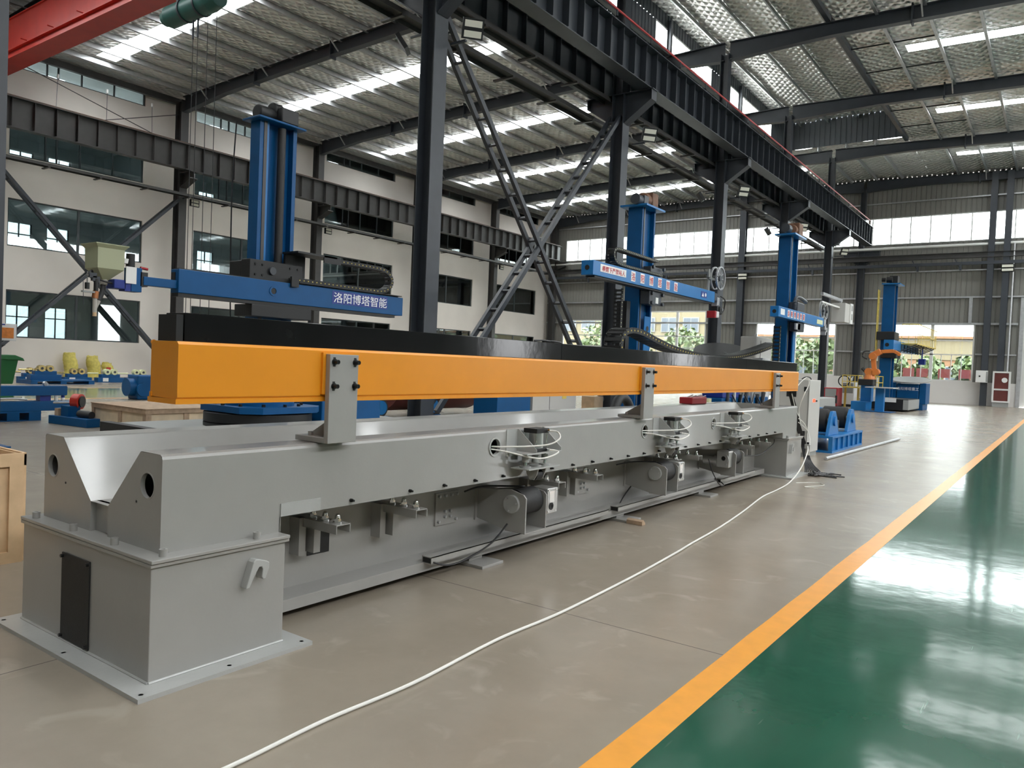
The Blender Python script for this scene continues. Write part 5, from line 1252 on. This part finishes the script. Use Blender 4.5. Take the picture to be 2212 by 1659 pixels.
# ================================================================== OVERHEAD CRANE IN THE OFFICE-SIDE HALL
t = thing('overhead_crane', 'red overhead crane girder crossing the upper left corner of the hall', 'crane', (-24.8, 12.8, 12))
g = MB(); g.box(-36.4, -13.2, 12.62, 12.64, 12.45, 14.0).box(-36.4, -13.2, 13.10, 13.12, 12.45, 14.0).box(-36.4, -13.2, 12.55, 13.2, 14.0, 14.03).box(-36.4, -13.2, 12.45, 13.25, 12.40, 12.45)
g.build('girder', 'red', t)
MB().box(-36.4, -13.2, 12.50, 12.53, 12.75, 12.78).box(-36.4, -13.2, 12.53, 12.62, 12.75, 12.755).build('conduit', 'red', t)
for i, x in enumerate([-34.5 + 2.2 * k for k in range(9)]): MB().cyl((x, 12.40, 12.9), (x, 12.62, 12.9), .02, 6).build('hook_peg', 'red', t)
for x in (-36.75, -12.95): MB().box(x - .15, x + .15, 12.3, 13.5, 12.05 if x < -30 else 11.55, 12.40).build('end_truck', 'red', t)
h = thing('hoist', 'green electric hoist hanging under the red crane girder with thin ropes', 'hoist', (-20.8, 12.85, 11.7))
MB().cyl((-22.7, 12.85, 11.66), (-20.6, 12.85, 11.66), .32, 32).build('rope_drum', 'green_hoist', h)
MB().cyl((-20.6, 12.85, 11.66), (-20.2, 12.85, 11.66), .32, 28, .26).build('motor', 'green_hoist', h); MB().cyl((-22.7, 12.85, 11.66), (-23.0, 12.85, 11.66), .28, 28, .22).build('gearbox', 'green_hoist', h)
for x in (-21.9, -21.1): MB().ring((x, 12.85, 11.66), (1, 0, 0), .32, .35, .07, 32).build('clamp_band', 'steel', h)
MB().box(-22.2, -20.9, 12.7, 13.0, 11.9, 12.38).build('trolley', 'steel', h)
for x in (-21.5, -21.25): MB().cyl((x, 12.85, 11.3), (x, 12.85, 10.75), .03, 8).build('rope_guide', 'steel', h)
for x, zb in ((-21.5, 1.2), (-21.25, 1.2), (-20.75, 1.4), (-20.3, 1.0)): MB().cyl((x, 12.85, 11.3), (x + .04, 12.85, zb), .011, 6).build('hoist_rope', 'cable', h)

# ================================================================== THINGS ON THE LEFT
def pallet(name_label, x, y, L_, W_, h=.15, m='blue', group=None):
    t = thing('pallet', name_label, 'pallet', (x, y, 0), group)
    b = MB()
    for i in range(3): b.box(x - W_, x, y + i * (L_ - .22) / 2, y + i * (L_ - .22) / 2 + .22, .012, h - .03)
    b.build('pallet_feet', m, t); b = MB(); b.box(x - W_, x, y, y + L_, h - .03, h); b.build('pallet_deck', m, t)
    MB().box(x - W_, x, y, y + L_, 0, .012).build('bottom_boards', m, t); return t
pallet('blue pallet on the floor at the left edge carrying two blue beams', -16.6, 5.9, 1.0, 1.1, .19)
pallet('low blue pallet before the office wall with turning rolls standing on it', -31.2, 12.6, 2.3, 1.3, .15)
for (z0, z1, y1, lb) in ((.192, .385, 7.47, 'lower'), (.50, .69, 7.38, 'upper')):
    t = thing('steel_beam', 'blue steel beam at the left edge, %s of the two stacked beams' % lb, 'beam', (-16.8, 5.5, z0), 'stacked blue beams')
    MB().box(-16.85, -16.6, 5.2, y1, z0, z1).build('beam_body', 'blue', t, .006)
    MB().box(-16.84, -16.61, y1, y1 + .012, z0 + .01, z1 - .01).build('end_plate', 'blue', t)
t = thing('support_block', 'dark blue spacer block between the two stacked blue beams', 'block', (-16.75, 7.0, .39)); MB().box(-16.85, -16.66, 6.9, 7.1, .387, .50).build('block', 'blue_deep', t)
MB().box(-16.65, -16.62, 6.55, 6.6, .42, .48).build('white_label', 'white', t)
t = thing('spray_can', 'white spray can standing on the lower blue beam', 'can', (-16.66, 7.2, .386)); MB().cyl((-16.66, 7.2, .386), (-16.66, 7.2, .51), .033, 14).build('body', 'white', t); MB().cyl((-16.66, 7.2, .51), (-16.66, 7.2, .545), .02, 12).build('cap', 'frame_white', t)
t = thing('spray_can', 'dark blue and white spray can right of the all-white one', 'can', (-16.66, 7.33, .386)); MB().cyl((-16.66, 7.33, .45), (-16.66, 7.33, .52), .033, 14).build('body', 'blue_deep', t); MB().cyl((-16.66, 7.33, .386), (-16.66, 7.33, .45), .033, 14).build('lower_body', 'white', t); MB().cyl((-16.66, 7.33, .52), (-16.66, 7.33, .54), .02, 12).build('cap', 'white', t)
t = thing('metal_fitting', 'small round metal fitting on top of the upper blue beam', 'fitting', (-16.7, 7.0, .69)); MB().cyl((-16.7, 6.98, .735), (-16.66, 7.0, .735), .045, 16).cyl((-16.74, 7.05, .72), (-16.72, 7.05, .72), .03, 12).build('disc', 'galv', t)
t = thing('bar_tool', 'long silver bar tool lying between the two blue beams', 'tool', (-16.5, 6.2, .4)); MB().tube([(-16.63, 5.6, .43), (-16.63, 6.1, .44), (-16.63, 6.4, .445), (-16.63, 6.65, .42)], .02, 8).build('bar', 'galv', t)
t = thing('screen_stand', 'blue post at the left edge carrying a white box with an amber panel', 'stand', (-12.7, 4.62, 0))
MB().box(-12.78, -12.62, 4.50, 4.67, .02, 1.46).build('post', 'blue', t); MB().box(-12.95, -12.45, 4.35, 4.78, 0, .02).build('base_plate', 'blue', t); MB().prism([(4.5, 1.34), (4.5, 1.50), (4.76, 1.50)], 'x', -12.74, -12.66).build('bracket', 'black', t)
c = MB().box(-12.78, -12.62, 4.42, 4.885, 1.565, 1.815).build('screen_box', 'frame_white', t, .006); MB().box(-12.619, -12.614, 4.675, 4.845, 1.60, 1.755).build('amber_panel', 'screen_amber', c); MB().box(-12.619, -12.614, 4.64, 4.73, 1.79, 1.808).build('blue_sticker', 'blue_deep', c)
t = thing('wheelie_bin', 'green wheelie bin standing before the left office wall', 'bin', (-29.6, 11.2, 0))
b = MB(); v = [(-29.85, 10.75, .1), (-29.4, 10.75, .1), (-29.4, 11.3, .1), (-29.85, 11.3, .1), (-29.95, 10.6, .95), (-29.3, 10.6, .95), (-29.3, 11.42, .95), (-29.95, 11.42, .95)]
b.add(v, [(0, 3, 2, 1), (4, 5, 6, 7), (0, 1, 5, 4), (1, 2, 6, 5), (2, 3, 7, 6), (3, 0, 4, 7)]).build('bin_body', 'bin_green', t, .02)
MB().prism([(10.52, .95), (10.52, 1.08), (11.3, 1.10), (11.55, 1.0), (11.6, .90), (11.5, .93)], 'x', -30.0, -29.25).build('lid', 'bin_green', t, .015); MB().cyl((-29.9, 10.85, .1), (-29.8, 10.85, .1), .1, 12).build('wheel', 'black', t)
# small turning rolls before the office wall
def rolls(x, y, label, roller, w=1.1, h=.0, tagw=True):
    t = thing('turning_rolls', label, 'turning rolls', (x, y, h), 'small turning rolls by the office wall')
    b = MB().box(x - .35, x, y - w / 2, y + w / 2, h, h + .20).box(x - .3, x - .05, y - w * .36, y + w * .36, h + .20, h + .34)
    b.build('base', 'blue', t, .01)
    for dy in (-.14, .16):
        MB().cyl((x - .26, y + dy, h + .44), (x - .04, y + dy, h + .44), .125, 24).build('roller', roller, t)
        MB().cyl((x - .04, y + dy, h + .44), (x - .02, y + dy, h + .44), .05, 12).build('hub', 'steel', t)
    MB().cyl((x - .2, y - w / 2 - .35, h + .38), (x - .2, y - w / 2 + .1, h + .38), .03, 10).build('shaft', roller, t)
    if tagw: MB().box(x, x + .004, y - .35, y - .12, h + .04, h + .19).build('white_label', 'white', t)
rolls(-33.2, 13.55, 'blue turning rolls behind the low pallet, brass coloured wheels, leftmost', 'gold')
rolls(-31.5, 13.25, 'blue turning rolls with brass wheels standing on the left end of the pallet', 'gold', h=.15, tagw=False)
rolls(-33.0, 15.1, 'blue turning rolls with brass wheels in front of the first yellow sack', 'gold')
rolls(-32.8, 16.35, 'blue turning rolls with pale wheels in front of the two right sacks', 'cream')
rolls(-32.8, 17.6, 'blue turning rolls with pale wheels, rightmost beside the blue motor', 'cream')
random.seed(11)
def sack(x, y, w_, h_, label, col='sack'):
    b = MB(); n_, m_ = 16, 10; vs = []
    for j in range(m_ + 1):
        t_ = j / m_; rr = (w_ / 2) * (1 - .10 * abs(t_ - .4)) * (1 if t_ < .85 else .85); z = h_ * t_
        for i in range(n_):
            a = 2 * pi * i / n_; k = 1 + random.uniform(-.10, .10)
            vs.append((x + .75 * rr * k * cos(a), y + rr * k * sin(a) + .05 * sin(t_ * 5), max(0, z + (random.uniform(-.04, .06) if j == m_ else 0))))
    fs = [(j * n_ + i, j * n_ + (i + 1) % n_, (j + 1) * n_ + (i + 1) % n_, (j + 1) * n_ + i) for j in range(m_) for i in range(n_)]
    fs += [list(range(n_))[::-1], [m_ * n_ + i for i in range(n_)]]
    b.add(vs, fs, True); t = thing('woven_sack', label, 'sack', (x, y, 0), 'sacks against the office wall'); b.build('sack_body', col, t); return t
sack(-38.1, 17.05, .62, 1.12, 'tall yellow woven sack, leftmost against the office wall')
sack(-38.1, 18.1, .62, 1.02, 'full yellow woven sack in the middle of the three')
s3 = sack(-38.1, 18.8, .55, .70, 'slumped pale sack with a red print, right of the yellow ones'); MB().box(-37.86, -37.83, 18.62, 18.82, .3, .5).build('red_print', 'red', s3)
t = thing('blue_motor', 'blue geared motor on the floor beside the orange beam end', 'motor', (-22, 12.1, 0))
MB().box(-22.6, -22.0, 11.75, 13.2, 0, .72).build('case', 'blue', t, .05); MB().cyl((-22.3, 11.55, .36), (-22.3, 11.78, .36), .26, 24).cyl((-22.02, 11.9, .30), (-21.95, 11.9, .30), .2, 20).build('flange', 'blue', t)
t = thing('idler_roller', 'blue floor bracket holding one red and black wheel, left of the pale crate', 'roller', (-15.5, 7.1, 0))
MB().prism([(-16.0, 6.78), (-15.95, 7.12), (-14.8, 7.19), (-14.75, 6.92)], 'z', 0, .16).build('base', 'blue', t, .01); MB().box(-15.75, -15.45, 6.9, 7.12, .16, .36).build('pedestal', 'blue', t)
w1 = MB().cyl((-15.62, 7.08, .44), (-15.50, 7.16, .44), .15, 28).build('wheel', 'red', t); MB().cyl((-15.50, 7.165, .44), (-15.48, 7.18, .44), .11, 20).build('wheel_face', 'black', t); MB().cyl((-15.95, 6.85, .40), (-15.55, 7.1, .42), .02, 8).build('axle', 'galv', t)
MB().cyl((-15.25, 7.02, .23), (-14.9, 7.08, .22), .07, 16).build('lower_roller', 'black_rubber', t); MB().box(-15.9, -15.75, 6.85, 6.95, .16, .30).build('wood_chock', 'wood_edge', t)
# crates
t = thing('wooden_crate', 'low pale plywood crate behind the near end of the machine', 'crate', (-14.2, 8.0, 0))
MB().box(-15.2, -13.25, 7.24, 8.75, .0, .44).build('crate_panels', 'wood_pale', t)
b = MB()
for x in (-15.2, -14.2, -13.33): b.box(x, x + .10, 7.215, 7.24, 0, .45)
for y in (7.22, 7.95, 8.65): b.box(-13.25, -13.225, y, y + .10, 0, .45)
b.box(-15.2, -13.22, 7.21, 7.245, .36, .45).box(-13.25, -13.215, 7.2, 8.75, .36, .45).box(-15.22, -13.2, 7.2, 8.77, .44, .452)
b.build('battens', 'wood_edge', t)
t = thing('wooden_crate', 'open pine plywood crate cut by the left edge, beside the near pedestal', 'crate', (-6.5, 1.8, 0))
b = MB(); z1 = .76
b.box(-7.4, -5.95, 1.10, 1.118, .03, z1).box(-7.4, -5.95, 2.342, 2.36, .03, z1).box(-5.968, -5.95, 1.10, 2.36, .03, z1).box(-7.4, -7.38, 1.1, 2.36, .03, z1).box(-7.4, -5.95, 1.1, 2.36, .03, .05)
b.build('crate_panels', 'wood', t)
b = MB()
for y in (1.10, 2.27): b.box(-5.95, -5.925, y, y + .09, 0, z1 + .01)
b.box(-5.95, -5.925, 1.19, 2.27, z1 - .08, z1 + .01).box(-5.95, -5.925, 1.19, 2.27, 0, .08)
for x in (-7.4, -6.04): b.box(x, x + .09, 2.36, 2.385, 0, z1); b.box(x, x + .09, 1.075, 1.10, 0, z1)
b.box(-7.4, -5.95, 1.075, 1.10, z1 - .08, z1 + .01).box(-7.4, -5.95, 2.36, 2.385, z1 - .08, z1 + .01)
b.build('battens', 'wood', t)
# things seen between the trough and the orange beam
t = thing('pressure_vessel', 'dark red steel vessel lying on rollers behind the machine', 'vessel', (-14.3, 16, 0))
MB().cyl((-14.3, 13.9, 1.05), (-14.3, 17.3, 1.05), .88, 56).build('shell', 'maroon', t)
b = MB(); n_ = 48
vs = []; 
for j in range(7):
    a = pi / 2 * j / 6; r_ = .88 * cos(a); yv = 17.3 + .55 * sin(a)
    vs += [(-14.3 + r_ * cos(2 * pi * i / n_), yv, 1.05 + r_ * sin(2 * pi * i / n_)) for i in range(n_)]
b.add(vs, [(j * n_ + i, j * n_ + (i + 1) % n_, (j + 1) * n_ + (i + 1) % n_, (j + 1) * n_ + i) for j in range(6) for i in range(n_)], True); b.build('dished_end', 'maroon', t)
MB().ring((-14.3, 17.28, 1.05), (0, 1, 0), .87, .895, .03, 48).build('weld_seam', 'galv', t)
for i, (x, y) in enumerate(((-13.45, 13.2), (-13.45, 15.1))):
    t = thing('idler_roller', 'black tyred wheel with a blue hub under the dark red vessel, %s one' % ('left' if i == 0 else 'right'), 'roller', (x, y, 0), 'wheels under the vessel')
    MB().cyl((x - .22, y, .32), (x, y, .32), .24, 28).build('tyre', 'black_rubber', t); MB().cyl((x, y, .32), (x + .04, y, .32), .17, 24).build('hub', 'blue_light', t); MB().box(x - .3, x + .0, y - .3, y + .3, 0, .10).build('foot', 'blue', t)
tag(MB().box(-13.6, -12.8, 13.9, 14.9, .02, .06).build('steel_bars', 'galv'), 'flat steel bars on the floor between the two vessel wheels', 'bars')
t = thing('control_cabinet', 'light grey floor cabinet with a yellow sticker behind the trough', 'cabinet', (-10.9, 17, 0)); c = MB().box(-11.2, -10.6, 15.55, 17.6, 0, 1.15).build('case', 'grey_cab', t, .01); MB().box(-10.599, -10.594, 16.9, 17.1, .66, .74).build('yellow_sticker', 'yellow', c); MB().box(-10.599, -10.594, 16.3, 16.31, .05, 1.1).build('door_seam', 'black', c)
t = thing('blue_box', 'blue steel box left of the grey floor cabinet behind the trough', 'box', (-10.9, 15, 0)); MB().box(-11.3, -10.6, 14.1, 15.45, 0, 1.0).build('case', 'blue', t, .01)
t = thing('cable_basket', 'dark drag chain bundle on the floor left of the middle post', 'basket', (-10, 19.5, 0)); MB().tube([(-8.3, 15.3, .0), (-8.3, 15.6, .75), (-8.25, 16.0, .75), (-8.2, 16.4, .0)], .11, 10).build('chain_bundle', 'black', t)
tag(MB().box(-10.9, -10.5, 18.4, 18.9, 0, .7).build('cardboard_box', 'wood'), 'brown cardboard box behind the trough near the middle post', 'box')
t = thing('blue_carriage', 'cluttered dark blue carriage seen under the far part of the orange beam', 'carriage', (-7.9, 24, 0))
MB().box(-8.5, -7.6, 20.3, 24.3, .01, .8).build('body', 'blue', t, .02); MB().box(-8.3, -7.7, 20.6, 22.0, .8, 1.15).build('upper_body', 'blue_deep', t, .02)
for i in range(7): MB().cyl((-7.55, 20.6 + i * .5, .35), (-7.55, 20.6 + i * .5, 1.1 - .1 * (i % 3)), .05, 8).build('cylinder', ('steel', 'galv', 'black')[i % 3], t)
for i in range(3): MB().tube([(-7.5, 20.8 + i, .9), (-7.4, 21.1 + i, .6), (-7.45, 21.5 + i, .95)], .02, 6).build('machine_hose', 'cable', t)

# ================================================================== OUTSIDE
o = struct(MB().box(-120, 60, YF + .3, 160, -.25, -.05).build('floor', 'asphalt'))
struct(MB().box(-120, xb - .3, YB - 20, YF + .3, -.25, -.05).build('floor', 'asphalt'))
def facade(name, label, x0, x1, y, h, lower, upper, rows, wz):
    t = thing(name, label, 'building', ((x0 + x1) / 2, y, -.05))
    MB().box(x0, x1, y, y + 14, -.05, h * .62).build('lower_wall', lower, t); MB().box(x0, x1, y - .1, y + 14, h * .62, h).build('upper_wall', upper, t)
    MB().box(x0 - .3, x1 + .3, y - .4, y + 14.3, h, h + .25).build('roof_edge', 'fac_orange', t)
    for z0, z1 in wz:
        x = x0 + 1
        while x < x1 - 3:
            f = MB().box(x, x + 2.3, y - .18, y - .08, z0, z1).build('window', 'fac_white', t); MB().box(x + .12, x + 1.08, y - .2, y - .18, z0 + .1, z1 - .1).box(x + 1.2, x + 2.18, y - .2, y - .18, z0 + .1, z1 - .1).build('pane', 'fac_glass', f); x += rows
    return t
facade('factory_building', 'cream factory building with rows of windows beyond the far wall, behind the second mast', -82, -38, 98, 12.5, 'fac_cream', 'fac_cream', 3.2, ((6.6, 8.6), (1.5, 3.4)))
facade('factory_building', 'low orange and cream building beyond the right far window', -34, 26, 92, 5.9, 'fac_orange', 'fac_cream', 7.5, ((1.2, 3.0),))
def blob_tree(x, y, h, r, label, seed):
    random.seed(seed); t = thing('tree', label, 'tree', (x, y, -.05), 'trees beyond the far wall'); MB().cyl((x, y, -.05), (x, y, h * .5), .16, 8).build('trunk', 'bark', t)
    b = MB()
    for i in range(420):
        a, e_ = random.uniform(0, 2 * pi), random.uniform(-1, 1); q = random.random() ** .33 * r; ce = (1 - e_ * e_) ** .5
        p = Vector((x + q * ce * cos(a), y + q * ce * sin(a), h * .62 + q * e_ * h * .36 / r)); u = Vector([random.uniform(-1, 1) for _ in range(3)]).normalized(); v = u.orthogonal().normalized(); s_ = random.uniform(.18, .42)
        b.add([p - u * s_, p + v * s_ * .6, p + u * s_, p - v * s_ * .6], [(0, 1, 2, 3)])
    b.build('foliage', 'leaf', t)
for i, (x, y, h, r, lb) in enumerate(((-36.8, 72, 6.8, 2.2, 'round tree in the window left of the second mast'), (-32.0, 74, 6.2, 2.2, 'dense green tree in the window right of the second mast'), (-27.9, 71, 4.6, 1.6, 'low bushy tree at the right of that window'), (-39.0, 76, 7.0, 2.2, 'tall tree behind the second mast'),
                                      (-21.0, 72, 5.4, 1.9, 'pale tree in the window behind the third mast'), (-17.6, 70, 5.0, 1.7, 'green tree right of the third mast'), (-12.6, 74, 3.9, 1.35, 'small tree at the left of the far right window'), (-9.8, 75, 3.6, 1.3, 'small tree in the middle of the far right window'), (-7.0, 76, 3.8, 1.3, 'small tree right of the window mullion'), (-44, 78, 7, 2.6, 'tree seen through the far left window'))):
    blob_tree(x, y, h, r, lb, 20 + i)
for i, x in enumerate((-9.9, -9.0, -7.6, -6.3)):
    tag(MB().box(x, x + .75, 63, 63.04, 1.72, 2.35).box(x + .02, x + .06, 62.98, 63.06, -.05, 1.72).box(x + .69, x + .73, 62.98, 63.06, -.05, 1.72).build('notice_board', 'banner_red'), 'red notice board in the yard, %s from the left in the far right window' % ordinal(i), 'notice board', 'red boards in the yard')

# thin hanger wires above the left crane beam
for i, (y, z1_) in enumerate(((15.9, 13.7), (18.1, 13.7), (20.3, 13.7))):
    t = thing('hanger_wire', 'thin wire with a white insulator above the left wall crane beam, %s from the left' % ordinal(i), 'wire', (-36.9, y, 12.0), 'hanger wires on the office wall')
    MB().cyl((-36.9, y - .25, 12.02), (-37.6, y + .1, z1_), .012, 6).build('wire', 'steel', t)
    MB().cyl((-37.52, y + .06, z1_ - .2), (-37.6, y + .1, z1_), .05, 8).build('insulator', 'white', t)
